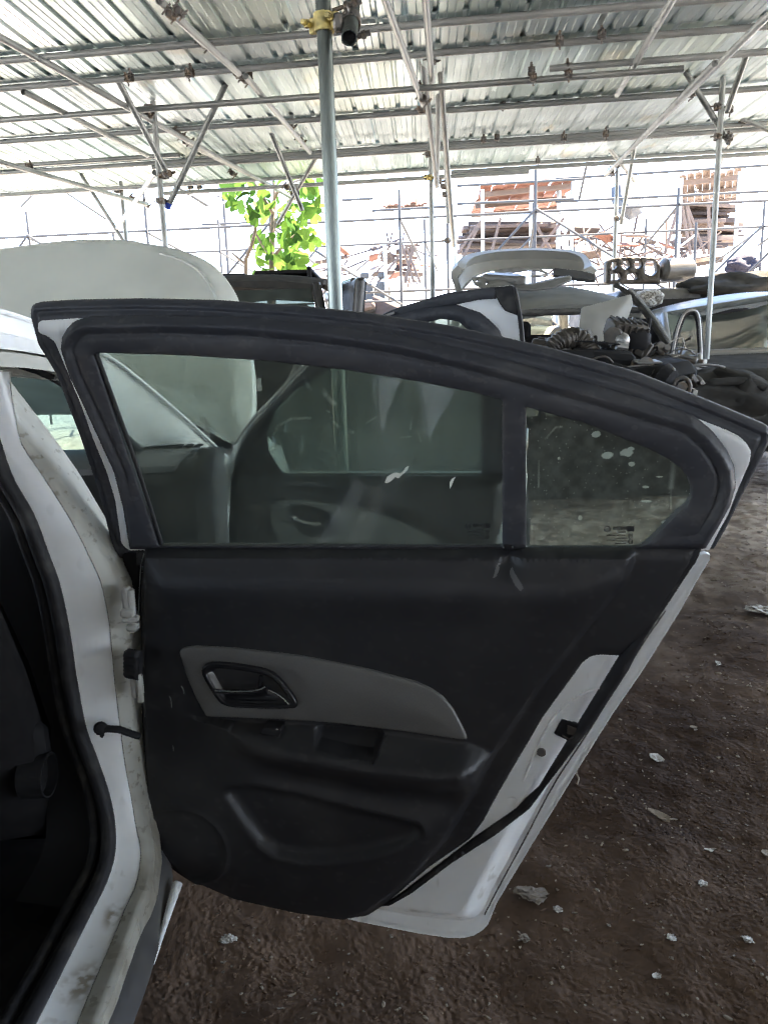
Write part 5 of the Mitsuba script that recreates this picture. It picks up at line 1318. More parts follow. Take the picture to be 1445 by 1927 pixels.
# -- stripped white car, nose towards the viewer
K = thing('stripped_white_car', 'stripped white car without windscreen or bonnet, facing the viewer amid loose parts', 'car')
c = Car(K, (1.78, 8.6, 0.0), -math.pi / 2 + 0.06)
c.put('body', c.side([(-2.1, 0.3), (-2.1, 1.42), (-1.75, 1.46), (-1.6, 1.08), (1.15, 1.05), (1.2, 0.66), (2.2, 0.62), (2.25, 0.3)], 0.86), 'm_paint_old')
for s in (-1, 1):
    c.put('front_wing', c.side([(1.1, 0.3), (1.1, 1.06), (1.6, 1.02), (2.15, 0.92), (2.3, 0.7), (2.28, 0.4), (2.1, 0.35), (2.05, 0.6), (1.75, 0.72), (1.45, 0.6), (1.4, 0.3)], 0.05, 0.03).apply_translation(c.l * 0.82 * s), 'm_paint_old')
c.put('roof', c.roof((1.0, 0.85, 0.2, -0.8, -1.7), (1.62, 1.67, 1.80, 1.90, 1.88), 0.66, 0.06, 0.08), 'm_dusty_grey', label='dusty grey white roof panel of the stripped car')
for s in (-1, 1):
    c.put('pillar', c.strut((-0.2, 0.82 * s, 1.05), (-0.2, 0.66 * s, 1.72), 0.045), 'm_paint_old')
    c.put('pillar', c.strut((-1.95, 0.80 * s, 1.05), (-1.6, 0.64 * s, 1.80), 0.06), 'm_paint_old')
c.put('pillar', c.strut((1.5, 0.80, 1.06), (0.98, 0.64, 1.60), 0.03, (1.25, 0.73, 1.38)), 'm_dusty_grey')
ap = curve([onY(1165, 532, 7.9), onY(1190, 547, 7.7), onY(1222, 584, 7.35), onY(1262, 646, 6.95)], 24)
c.put('pillar', tube(ap + [-0.026, 0.03, -0.02], 0.024, 8), 'm_dusty_dark', True)
c.put('pillar_edge_line', tube(ap, 0.0085, 8), 'm_bumper', True, 'bright line along the windscreen pillar')  # pale tube along the edge of the pillar
c.put('header_rail', c.strut((1.0, 0.62, 1.555), (1.0, -0.62, 1.555), 0.03), 'm_dark_car')
c.put('dashboard', join(box(c.p(1.0, 0, 0.98), (1.4, 0.42, 0.22), bev=0.07), box(c.p(1.1, -0.35, 1.10), (0.42, 0.2, 0.08), bev=0.03)), 'm_black_dull')
c.seat(0.3, 0.42, 0.62); c.seat(0.3, -0.36, 0.62)
c.put('rear_seat', box(c.p(-1.0, 0, 1.0), (1.3, 0.18, 0.7), bev=0.06), 'm_seat')
c.put('rear_window', loft(np.array([[c.p(-2.0, 0.6, 1.1), c.p(-2.0, -0.6, 1.1)], [c.p(-1.65, 0.55, 1.74), c.p(-1.65, -0.55, 1.74)]]), closed=False, caps=False), 'm_car_glass', True)
c.put('radiator_frame', join(box(c.p(2.15, 0, 0.86), (1.35, 0.05, 0.05)), box(c.p(2.18, 0, 0.5), (1.45, 0.06, 0.1)), *[box(c.p(2.15, y, 0.68), (0.05, 0.05, 0.36)) for y in (-0.6, -0.2, 0.2, 0.6)]), 'm_black_dull')
c.put('front_apron', join(box(c.p(2.32, 0, 0.46), (1.66, 0.10, 0.52), bev=0.04), box(c.p(2.30, 0, 0.14), (1.5, 0.06, 0.2), bev=0.02)), 'm_dusty_dark')
c.wheels((-1.35, 1.68), 0.76, 0.32)

# -- grey green car at the right
K = thing('grey_green_car', 'dull grey green car with dusty windscreen, at the right edge behind the door', 'car')
c = Car(K, (3.62, 8.75, 0.0), -math.pi / 2 - 0.10)
c.l = c.l + np.array([0, 0, 0.13])
c.put('body', c.side([(-0.62, 0.35), (-0.62, 1.1), (1.2, 1.16), (2.1, 1.02), (2.35, 0.8), (2.35, 0.4), (2.0, 0.3)], 0.90), 'm_dusty_dark', label='dark bonnet and flanks of the grey green car')
c.put('roof', c.roof((0.62, 0.4, -0.1, -0.5), (1.60, 1.66, 1.70, 1.69), 0.70), 'm_grey_car')
c.pane([(1.42, 0.76, 1.15), (0.66, 0.64, 1.60), (0.66, -0.64, 1.60), (1.42, -0.76, 1.15)], m='m_glass_dust_glare', part='windscreen', label='dusty greenish windscreen with a pale reflection painted into its film', bulge=-0.10)
c.put('windscreen_frame', join(c.strut((1.44, 0.78, 1.14), (0.62, 0.66, 1.60), 0.035, (1.05, 0.73, 1.38)), c.strut((1.44, -0.78, 1.14), (0.62, -0.66, 1.60), 0.035, (1.05, -0.73, 1.38)), c.strut((0.62, 0.66, 1.60), (0.62, -0.66, 1.60), 0.03)), 'm_grey_car')
c.put('dashboard', box(c.p(1.2, 0, 1.12), (1.4, 0.4, 0.1), bev=0.04), 'm_insert')
for s in (-1, 1):
    c.put('pillar', c.strut((-0.5, 0.86 * s, 1.1), (-0.46, 0.70 * s, 1.64), 0.045), 'm_grey_car')
c.put('seat_row', box(c.p(-0.2, 0, 1.05), (1.3, 0.2, 0.6), bev=0.08), 'm_seat')
c.wheels((1.55,), 0.80, 0.33)
dq = [onY(x, y, 6.75) for x, y in ((1265, 672), (1270, 640), (1280, 605), (1288, 589), (1300, 583), (1310, 586), (1315, 600), (1318, 640), (1320, 690))]
c.put('side_door_frame', join(tube(curve(np.array(dq), 40), 0.013, 8)), 'm_alu', True, 'pale window frame of a side door, an upturned loop')
c.put('side_door_seal', tube(curve(np.array(dq) + [0.012, 0.035, -0.012], 40), 0.026, 8), 'm_rubber', True)
dp = Frame(onY(1290, 690, 6.78), (1, 0, 0), (0, 0, 1))
c.put('side_door', dp.mesh(dp.poly([(1258, 672), (1322, 668), (1322, 800), (1330, 890), (1290, 900), (1262, 860)]), lambda s, t, d: 0.04 * sstep(0, 0.1, d), -0.06, res=0.05, bevel=0.01), 'm_dark_car')
# -- dark van behind
K = thing('dark_van', 'dark wrecked van under a heap of parts, behind the stripped white car', 'van')
c = Car(K, (3.80, 11.35, 0.0), math.pi / 2 - 0.05)
c.put('body', c.side([(-1.8, 0.35), (-1.84, 1.2), (-1.74, 1.85), (1.0, 1.88), (1.25, 1.8), (1.75, 1.25), (2.1, 1.1), (2.2, 0.4)], 0.86, 0.10), 'm_dark_car')
c.put('rear_window', box(c.p(-1.80, 0, 1.52), (1.3, 0.03, 0.40), rot=(-0.15, 0, -0.05), bev=0.01), 'm_black_gloss')
c.put('rear_step', box(c.p(-1.95, 0, 0.62), (1.5, 0.12, 0.16), bev=0.03), 'm_black_dull')
c.pane([(1.78, 0.66, 1.30), (1.31, 0.60, 1.86), (1.31, -0.60, 1.86), (1.78, -0.66, 1.30)], part='windscreen')
c.wheels((-1.3, 1.5), 0.80, 0.34)
zt = 1.98
put('black_tarpaulin', crumple((1.5, 0.7, 0.42), 83, 0.8, 3).apply_translation(onY(1395, 540, 9.75)), 'm_dusty_dark', True, 'black tarpaulin heaped over parts behind the grey green car', 'tarpaulin')
fr = Frame(onY(1195, 530, 9.95), (1, 0, 0), (0, 0, 1))
fpoly = fr.poly([(1138, 534), (1138, 492), (1150, 486), (1180, 483), (1230, 485), (1240, 500), (1240, 534)])
for q in ([(1146, 506), (1150, 494), (1157, 492), (1160, 503), (1152, 508)], [(1166, 502), (1170, 492), (1180, 490), (1183, 502), (1176, 508)], [(1190, 503), (1193, 492), (1203, 489), (1206, 500), (1198, 507)], [(1212, 516), (1208, 500), (1216, 489), (1232, 491), (1234, 512), (1226, 519)], [(1146, 528), (1150, 514), (1163, 514), (1166, 526)], [(1176, 526), (1180, 515), (1194, 514), (1198, 526)]):
    fpoly = fpoly.difference(rounded(fr.poly(q), 0.02))
put('car_body_frame', fr.mesh(fpoly, lambda s, t, d: 0.05 + 0.03 * sstep(0, 0.03, d), -0.05, res=0.04, bevel=0.01), 'm_dark_metal', 45, 'dark cut out body frame full of holes lying on the roof of the dark van', 'scrap')
a, b = onY(1243, 507, 9.95), onY(1302, 507, 10.05)
put('dark_roll', tube([a, a + (b - a) * 0.1, a + (b - a) * 0.9, b], [0.09, 0.14, 0.135, 0.10], 14), 'm_dark_car', 45, 'dark rolled panel lying on the roof of the dark van', 'scrap')


# -- things heaped on the stripped car
def slab(px, Y, tilt, thick, m, name, label, cat, bulge=0.02, holes=(), yaw=0.0, group=None):
    t = np.array([0, math.sin(tilt), math.cos(tilt)])
    fr = Frame(onY(*np.mean(px, axis=0), Y), (math.cos(yaw), math.sin(yaw), 0), t)
    pg = rounded(fr.poly(px), 0.012)
    for h in holes:
        pg = pg.difference(fr.poly(h))
    return put(name, fr.mesh(pg, lambda s, tt, d: bulge * sstep(0, 0.12, d), -thick, res=0.03, bevel=0.006), m, 45, label, cat, group)


bp = []
for x, y0, y1, Y, w in ((866, 500, 548, 8.35, 0), (869, 490, 543, 8.5, 0), (880, 480, 530, 8.8, 0), (905, 473, 515, 9.05, 0), (945, 468, 508, 9.2, 0), (990, 466, 506, 9.25, 0), (1040, 467, 506, 9.22, 0), (1080, 471, 508, 9.1, 0), (1098, 479, 512, 8.9, 0), (1106, 490, 516, 8.65, 0), (1107, 500, 520, 8.4, 0)):
    a, b = onY(x, y0, Y), onY(x, y1, Y)
    inn = (np.array([1.72, 8.4, 0]) - a) * [1, 1, 0]; inn /= np.linalg.norm(inn)
    bp.append([a - inn * 0.03, a + inn * 0.05 + [0, 0, -0.03], a + inn * 0.02 + [0, 0, -0.05], (a + b) / 2 - inn * 0.04, b + inn * 0.0, b + inn * 0.02, b - inn * 0.04, (a + b) / 2 - inn * 0.09, a - inn * 0.09 + [0, 0, -0.05]])
put('bumper_cover', loft(spline_rows(bp, 60)), 'm_bumper', 50, 'big dull white bumper cover lying open side forward on the stripped car', 'bumper')
g = 'trim panels heaped on the stripped car'
slab([(884, 519), (960, 512), (975, 525), (968, 540), (930, 548), (893, 531)], 8.1, 1.1, 0.02, 'm_insert', 'trim_panel_scrap', 'pale trim panel with screw holes, lowest of the heap on the stripped car', 'panel', 0.03, ([(893, 524), (897, 523), (898, 527), (894, 528)], [(914, 529), (918, 528), (919, 532), (915, 533)]), 0.1, g)
put('trim_box_scrap', join(box(onY(945, 524, 8.2), (0.36, 0.26, 0.09), rot=(0.15, 0.12, -0.35), bev=0.02), box(onY(975, 528, 8.1), (0.15, 0.14, 0.10), rot=(0.1, 0.05, -0.3), bev=0.015)), 'm_insert', 45, 'pale boxy trim piece in the middle of the heap on the stripped car', 'panel', g)
slab([(1000, 545), (1040, 540), (1076, 525), (1075, 517), (1050, 520), (1000, 532), (966, 536), (975, 544)], 8.0, 0.9, 0.02, 'm_insert', 'curved_panel_scrap', 'curved grey panel at the right of the heap on the stripped car', 'panel', 0.04, (), 0.0, g)
put('cable_bundle', join(*[tube(curve([onY(930 + k * 3, 512 + k, 8.5), onY(970, 505 + 2 * k, 8.5), onY(1010, 508 - k, 8.5), onY(1030, 514 + k, 8.4), onY(1000, 519, 8.3)], 24), 0.012, 6) for k in range(4)]), 'm_alu', True, 'grey cable bundle looped over the heap on the stripped car', 'cable')
slab([(1042, 503), (1090, 508), (1120, 515), (1122, 527), (1078, 522), (1042, 516)], 8.3, 0.5, 0.05, 'm_dark_car', 'dark_panel_scrap', 'dark flat panel lying on the stripped car, right of the heap', 'panel')
slab([(1094, 578), (1140, 566), (1188, 552), (1191, 572), (1180, 602), (1165, 622), (1140, 640), (1112, 646), (1088, 640), (1091, 606)], 6.95, 0.35, 0.015, 'm_bumper', 'loose_bonnet', 'pale loose bonnet panel leaning on the front of the stripped car', 'bonnet', 0.05)


# -- loose mechanical parts heaped in the engine bays
def ribbed_box(p, e, rot, n=6):
    m = [box((0, 0, 0), e, bev=0.02)]
    for k in range(n):
        m.append(box((-e[0] * 0.42 + k * e[0] * 0.84 / (n - 1), -e[1] * 0.5 - 0.006, 0), (e[0] * 0.05, 0.025, e[2] * 0.86), bev=0.006))
        m.append(box((-e[0] * 0.42 + k * e[0] * 0.84 / (n - 1), 0, e[2] * 0.5 + 0.006), (e[0] * 0.05, e[1] * 0.8, 0.02), bev=0.006))
    m = join(*m)
    m.apply_transform(trimesh.transformations.euler_matrix(*rot)); m.apply_translation(p)
    return m


def hose(pts, r, ribs=True, n=60):
    q = curve(pts, n)
    rr = r * (1 + (0.10 * np.cos(np.arange(n) * 2 * math.pi / 4) if ribs else 0))
    return tube(q, rr, 12)


put('air_filter_box', join(ribbed_box(onY(1178, 622, 6.35), (0.30, 0.2, 0.15), (0.3, 0.15, 0.2)), tube([onY(1158, 634, 6.2), onY(1152, 632, 6.15)], 0.07, 14)), 'm_dark_metal', 40, 'dark ribbed air filter box in front of the loose bonnet', 'car part')
put('air_hose', hose([onY(1038, 655, 6.2), onY(1058, 640, 6.2), onY(1082, 634, 6.25), onY(1100, 648, 6.25), onY(1112, 668, 6.2)], 0.075), 'm_dark_metal', True, 'thick dark corrugated air hose below the headrest', 'hose')
put('metal_bracket', join(box(onY(1112, 634, 6.3), (0.035, 0.03, 0.14), rot=(0, -0.4, 0), bev=0.008), box(onY(1120, 650, 6.3), (0.10, 0.03, 0.03), rot=(0, 0.5, 0), bev=0.008)), 'm_alu', 40, 'short bright bracket before the loose bonnet', 'bracket')
put('washer_bottle', join(box(onY(1196, 640, 6.3), (0.22, 0.16, 0.18), bev=0.05), pipe(onY(1215, 640, 6.3), onY(1222, 600, 6.4), 0.02, 10)), 'm_black_dull', 45, 'black plastic bottle beside the ribbed filter box', 'car part')
put('plastic_offcut', box(onY(1215, 680, 5.9), (0.20, 0.14, 0.018), rot=(0.12, 0.03, 0.1), bev=0.006), 'm_insert', 40, 'small flat grey plate lying on the dark heap of parts', 'scrap')
put('grey_bracket', join(box(onY(1150, 665, 6.1), (0.10, 0.05, 0.015), rot=(0.2, 0.3, 0.2), bev=0.004), box(onY(1168, 672, 6.05), (0.06, 0.03, 0.03), bev=0.006)), 'm_alu', 40, 'flat grey bracket lying left of the ribbed filter box', 'bracket')
put('pulley_wheel', join(tube(np.array([onY(1284 + 15 * math.cos(a), 727 + 17 * math.sin(a), 5.6 - 0.02 * math.cos(a)) for a in np.linspace(0, 2 * math.pi, 25)]), 0.014, 8), tube([onY(1284, 727, 5.58), onY(1284, 727, 5.7)], 0.035, 12)), 'm_coupler', 45, 'round dark pulley wheel on the heap, above the quarter glass', 'pulley')
put('headlamp_shell', join(trimesh.creation.icosphere(3, 0.06).apply_translation(onY(1170, 640, 6.15)), tube([onY(1160, 650, 6.1), onY(1180, 655, 6.1)], 0.035, 10)), 'm_alu', 45, 'dull metal canister below the ribbed filter box', 'car part')
put('white_tag', box(onY(1306, 745, 5.7), (0.035, 0.01, 0.09), rot=(0, 0.2, 0), bev=0.003), 'm_paint_old', 40, 'small white plastic tag hanging on the heap below the pulley', 'tag')
put('white_canister', join(tube([onY(1318, 676, 6.3), onY(1317, 690, 6.3)], 0.05, 12), tube([onY(1316, 664, 6.3), onY(1318, 678, 6.3)], 0.018, 8)), 'm_paint_old', 45, 'white canister at the foot of the right hand pole', 'canister')
put('tan_cloth', crumple((0.35, 0.3, 0.3), 44, 0.7, 3).apply_translation(onY(1219, 560, 9.0)), 'm_scrap_white', True, 'pale stuffed cloth bundle between the stripped car and the dark van', 'bundle')
put('dark_engine', join(box(onY(1075, 700, 6.2), (0.85, 0.5, 0.34), rot=(0, 0.04, 0.1), bev=0.05), box(onY(1130, 682, 6.1), (0.5, 0.3, 0.18), rot=(0.1, 0.1, -0.2), bev=0.04), *[tube([onY(1060 + 22 * k, 668, 6.0), onY(1062 + 22 * k, 690, 6.0)], 0.03, 8) for k in range(5)], ), 'm_black_dull', 40, 'black engine block in the bay of the stripped car', 'engine')
put('dark_gearbox', join(box(onY(1220, 730, 6.0), (0.6, 0.5, 0.40), rot=(0.1, -0.1, 0.3), bev=0.08), tube([onY(1245, 715, 5.75), onY(1262, 722, 5.7)], [0.13, 0.10], 16), box(onY(1180, 716, 5.85), (0.3, 0.22, 0.2), rot=(0.2, 0.2, 0.5), bev=0.04)), 'm_black_dull', 40, 'black gearbox casing on the heap left of the pulley wheel', 'gearbox')
put('covered_engine', join(crumple((1.15, 0.9, 0.5), 61, 0.9, 3).apply_translation(onY(1345, 746, 6.15) + [0, 0, -0.03]), box(onY(1395, 735, 6.0), (0.4, 0.4, 0.25), rot=(0.2, 0.3, 0.4), bev=0.05), tube(curve([onY(1300, 735, 5.9), onY(1340, 720, 5.8), onY(1400, 716, 5.8), onY(1440, 730, 5.8)], 20), 0.03, 8)), 'm_dusty_dark', 45, 'dirty dark engine hump at the foot of the grey green car', 'engine')
rr = np.random.default_rng(12)
KP = ['black coolant hose', 'bent metal pipe', 'thin wiring loom', 'grey steel rod', 'frayed cable']
for k in range(44):
    x, y = rr.uniform(1000, 1290), rr.uniform(640, 735)
    Y = 5.6 + (735 - y) / 95 * 0.9
    p = onY(x, y, Y)
    d = rr.normal(size=3) * [0.16, 0.12, 0.05]
    e = rr.normal(size=3) * [0.05, 0.05, 0.06]
    kind = k % 5
    r_, m = ((0.018, 'm_black_dull'), (0.010, 'm_alu'), (0.006, 'm_black_gloss'), (0.009, 'm_dark_metal'), (0.005, 'm_scrap_white'))[kind]
    put('hose_scrap', tube(curve([p - d, p + e, p + d * 0.6 - e * 0.3, p + d * 1.1 + [0, 0, -0.05]], 18), r_, 7), m, True, KP[kind] + ' tangled in the dark heap of engine parts', 'car part', KP[kind] + 's in the heap of engine parts')
for k in range(26):
    x, y = rr.uniform(990, 1300), rr.uniform(655, 745)
    Y = 5.6 + (745 - y) / 95 * 0.9
    e = rr.uniform(0.05, 0.20, 3)
    put('metal_casing', join(box((0, 0, 0), e, bev=0.012), tube([(e[0] * 0.3, 0, 0), (e[0] * 0.3, -e[1] * 0.7, 0)], e[2] * 0.28, 10), box((-e[0] * 0.2, 0, e[2] * 0.5), (e[0] * 0.3, e[1] * 0.5, e[2] * 0.3), bev=0.006)).apply_transform(trimesh.transformations.euler_matrix(*rr.uniform(-1, 1, 3))).apply_translation(onY(x, y, Y)),
        rr.choice(['m_black_dull', 'm_dark_metal', 'm_dark_metal', 'm_coupler']), 40, 'dark metal casing piled in the heap of engine parts', 'car part', 'metal casings in the heap of engine parts')
# ================================================================== the sunny yard beyond
def tree(x, y, Y):
    K = thing('young_tree', 'young tree with broad heart shaped green leaves at the edge of the canopy', 'tree')
    def q(px, py, d=0.0):
        return onY(px, py, Y + d)
    base = q(508, 640); base[2] = 0
    put(K + '__trunk', tube(curve([base, q(509, 560), q(511, 500), q(512, 440), q(513, 410), q(517, 370), q(514, 330)], 30), np.linspace(0.085, 0.02, 30), 8), 'm_bark', True)
    b2 = q(466, 640, 0.3); b2[2] = 0
    for pts, r0 in (([b2, q(465, 560, .3), q(461, 497, .3), q(470, 470, .2), q(479, 440, .2), q(482, 405, .1)], 0.05), ([q(461, 495, .3), q(450, 487, .3), q(436, 474, .3)], 0.025), ([q(510, 480), q(495, 462, .1), q(482, 440, .1)], 0.03), ([q(512, 485), q(530, 465, -.2), q(545, 450, -.3), q(570, 430, -.3)], 0.025), ([q(512, 440), q(528, 400, .3), q(548, 370, .5), q(580, 340, .4)], 0.03), ([q(514, 400), q(495, 370, -.3), q(478, 340, -.4)], 0.03), ([q(482, 410, .1), q(455, 385, .3), q(405, 368, .3)], 0.018), ([q(516, 372), q(545, 345, -.3), q(590, 330, -.3)], 0.025)):
        put(K + '__branch', tube(curve(pts, 16), np.linspace(r0, r0 * 0.45, 16), 7), 'm_bark', True)
    r = np.random.default_rng(31)
    th = np.linspace(0, 2 * math.pi, 15)[:-1]
    heart = np.stack([0.56 * np.sin(th) ** 3 * 1.0, 0.5 * (0.8125 * np.cos(th) - 0.3125 * np.cos(2 * th) - 0.125 * np.cos(3 * th) - 0.0625 * np.cos(4 * th)) / 0.8], 1)
    heart = np.vstack([heart, [[0, 0]]])
    z = -0.35 * heart[:, 0] ** 2 + 0.12 * heart[:, 1] ** 2
    tri = np.array([[14, i, (i + 1) % 14] for i in range(14)])
    blobs = [(450, 345, 24, 22, 11), (500, 325, 35, 20, 13), (575, 345, 32, 26, 13), (480, 380, 30, 28, 18), (520, 395, 42, 34, 24), (562, 395, 38, 28, 17), (590, 380, 18, 24, 8), (545, 435, 30, 24, 14), (580, 440, 22, 18, 6), (522, 470, 34, 24, 15), (560, 475, 38, 24, 18), (545, 505, 44, 18, 18), (500, 510, 20, 16, 6), (493, 455, 16, 12, 4), (430, 368, 10, 10, 3), (520, 300, 26, 10, 4)]
    for bx, by, sx, sy, n in blobs:
        for _ in range(n):
            px, py = bx + r.normal() * sx * 0.55, by + r.normal() * sy * 0.55
            if px > 608:
                continue
            s = r.uniform(0.11, 0.23)
            p = q(px, py, r.normal() * 0.45)
            R = trimesh.transformations.euler_matrix(math.pi / 2 + r.normal() * 0.75, r.normal() * 0.6, r.normal() * 0.9)[:3, :3]
            v = (np.c_[heart * [1, -1], z] * s) @ R.T
            v = np.vstack([v, v[:14] + R[:, 2] * 0.001])
            put(K + '__leaf', trimesh.Trimesh(v + p + [0, 0, -0.05], tri, process=False), f'm_leaf_{r.integers(4)}', True)


tree(0, 0, 11.6)


def board(a, b, w, h, m, key, roll=0.0):
    a, b = np.asarray(a, float), np.asarray(b, float)
    d, u, v = frame_of(b - a)
    mesh = box((0, 0, 0), (np.linalg.norm(b - a), w, h), bev=0.006)
    R = np.eye(4); R[:3, :3] = np.stack([d, u * math.cos(roll) + v * math.sin(roll), v * math.cos(roll) - u * math.sin(roll)], 1)
    mesh.apply_transform(R); mesh.apply_translation((a + b) / 2)
    return put(key, mesh, m, 30)


def shed(name, label, roof, posts, Y, seed, nb, bx, by, dark=True, red=True):
    r = np.random.default_rng(seed)
    K = thing(name, label, 'shed')
    q = [onY(*p) for p in roof]
    n = 8
    for k in range(n):
        u0, u1 = k / n, (k + 0.96) / n
        rows = []
        for v in np.linspace(0, 1, 5):
            a, b = q[0] + (q[3] - q[0]) * v, q[1] + (q[2] - q[1]) * v
            p0, p1 = a + (b - a) * u0, a + (b - a) * u1
            sag = np.array([0, 0, r.normal() * 0.03])
            rows.append([p0 + sag, (p0 + p1) / 2 + [0, 0, 0.03] + sag, p1 + sag, p1 + [0, 0, 0.01] + sag, (p0 + p1) / 2 + [0, 0, 0.04] + sag, p0 + [0, 0, 0.01] + sag])
        put(K + '__roof_panel', loft(np.array(rows)), 'm_rust_sheet' if red else 'm_timber', 30)
    for v in (0.1, 0.5, 0.9):
        a, b = q[0] + (q[3] - q[0]) * v, q[1] + (q[2] - q[1]) * v
        board(a - [0, 0, .09], b - [0, 0, .09], 0.09, 0.11, 'm_timber', K + '__rafter')
    for (x, y) in posts:
        p = onY(x, y, Y)
        put(K + '__post', pipe((p[0], p[1], 0), p, 0.045, 8), 'm_pipe_pale', 40)
    for k in range(nb):
        y = by[0] + (by[1] - by[0]) * (k + r.uniform(-.3, .3)) / nb
        x0, x1 = bx[0] + r.uniform(-4, 30), bx[1] - r.uniform(-4, 40)
        d = Y + 1.9 + r.uniform(-0.7, 0.7)
        board(onY(x0, y + r.uniform(-4, 6), d), onY(x1, y + r.uniform(-6, 4), d + r.uniform(-.4, .4)), 0.22, r.uniform(0.05, 0.12), 'm_timber_dark' if r.random() < 0.7 else 'm_timber', K + '__board', r.uniform(-.3, .3))
    for k in range(5):
        x = r.uniform(*bx)
        board(onY(x, by[0] - 10, Y + 0.6), onY(x + r.uniform(-60, 60), by[1] + 12, Y + 0.6), 0.06, 0.06, 'm_timber', K + '__prop')


shed('timber_shed', 'open timber shed with rust red sheet roof across the sunny yard', [(905, 352, 18.0), (1085, 334, 18.0), (1050, 390, 22.5), (885, 402, 22.5)], [(908, 356), (1000, 348), (1078, 340)], 18.2, 3, 26, (862, 1062), (420, 474))
shed('plank_shed', 'second open shed heaped with grey planks, at the right beyond the canopy', [(1278, 330, 18.0), (1396, 318, 18.0), (1390, 372, 22), (1280, 384, 22)], [(1282, 334), (1392, 322)], 18.2, 4, 30, (1270, 1394), (384, 466), red=False)
shed('small_shed', 'low shed with orange beams left of the green yellowish pole', [(718, 388, 20), (805, 382, 20), (802, 362, 23), (722, 366, 23)], [(722, 390), (800, 384)], 20.0, 5, 8, (722, 790), (470, 520))
slab([(1150, 352), (1180, 335), (1205, 345), (1212, 372), (1208, 400), (1185, 412), (1165, 400), (1152, 378)], 16.0, 0.5, 0.03, 'm_dark_car', 'bent_sheet', 'bent grey metal sheet hung up beyond the canopy, behind the crossed braces', 'sheet', 0.15)
r = np.random.default_rng(9)
for lab, x0, x1, y0, y1, Y, n in (('tangled brown scrap heap beside the thin brace in the sunny yard', 1150, 1215, 440, 500, 17, 26), ('reddish scrap heap beyond the two pale car seats', 690, 775, 455, 520, 22, 30), ('brown scrap heap right of the big bumper cover', 1075, 1140, 430, 510, 19, 26), ('brown scrap heap below the plank shed', 1225, 1300, 455, 515, 19, 24), ('low brown scrap heap left of the foreground pole behind the tree', 600, 660, 470, 530, 20, 18)):
    K = thing('scrap_heap', lab, 'scrap')
    for k in range(n):
        a = onY(r.uniform(x0, x1), r.uniform(y0, y1), Y + r.uniform(-1, 1))
        if k % 3:
            board(a, a + r.normal(size=3) * [0.45, 0.4, 0.4], 0.035, 0.035, 'm_timber' if r.random() < .5 else 'm_timber_dark', K + '__stick')
        else:
            board(a, a + r.normal(size=3) * [0.5, 0.4, 0.12], r.uniform(0.12, 0.3), 0.03, str(r.choice(['m_rust_sheet', 'm_timber_dark', 'm_timber'])), K + '__plate', r.uniform(-1, 1))
WL = ['dark wreck in the sunny yard, left of the foreground pole', 'dark wreck in the sunny yard behind the two pale car seats', 'dark wreck in the sunny yard below the timber shed', 'dark wreck in the sunny yard right of the timber shed', 'dark wreck in the sunny yard below the plank shed']
for k, (x, y, a, zz) in enumerate(((-2.9, 17.6, 0.3, 0), (0.2, 17.4, 0.2, 0), (3.0, 16.6, -0.2, 0.0), (5.9, 17.6, 0.35, 0), (8.9, 18.0, 0.1, 0))):
    K = thing('yard_wreck', WL[k], 'car', 'wrecks in the sunny yard')
    c = Car(K, (x, y, 0.0), a)
    c.put('body', c.side([(-2.0, 0.3), (-2.05, 1.05), (-1.2, 1.15), (1.0, 1.12), (2.0, 0.95), (2.1, 0.35)], 0.88, res=0.14), 'm_dusty_dark')
    c.put('roof', c.roof((-1.2, -0.8, 0.0, 0.5), (1.60, 1.70, 1.72, 1.62), 0.66), 'm_dusty_dark')
    for sd_ in (-1, 1):
        for p0, p1 in (((-1.7, 0.8, 1.1), (-1.15, 0.6, 1.6)), ((-0.3, 0.82, 1.1), (-0.25, 0.62, 1.66)), ((1.1, 0.8, 1.1), (0.5, 0.6, 1.6))):
            c.put('pillar', c.strut((p0[0], p0[1] * sd_, p0[2]), (p1[0], p1[1] * sd_, p1[2]), 0.05), 'm_dusty_dark')
    c.put('dashboard', box(c.p(0.7, 0, 1.15), (1.2, 0.4, 0.2), bev=0.05), 'm_black_dull')
    c.seat(0.0, 0.4, 0.75); c.seat(0.0, -0.4, 0.75)
    c.wheels((-1.3, 1.35), 0.76, 0.31)
    for q in range(3):
        e = r.uniform(0.3, 0.8, 3) * [1.2, 0.8, 0.5]
        put('roof_scrap', box(c.p(r.uniform(-0.9, 0.3), r.uniform(-0.3, 0.3), 1.72 + e[2] / 2 + 0.1 * q), e, rot=tuple(r.normal(size=3) * 0.25), bev=0.05), str(r.choice(['m_dusty_dark', 'm_timber_dark', 'm_dark_metal', 'm_timber'])), 40, 'angular dark scrap panel lying on a wreck in the sunny yard', 'scrap', 'scrap panels on the wrecks in the yard')
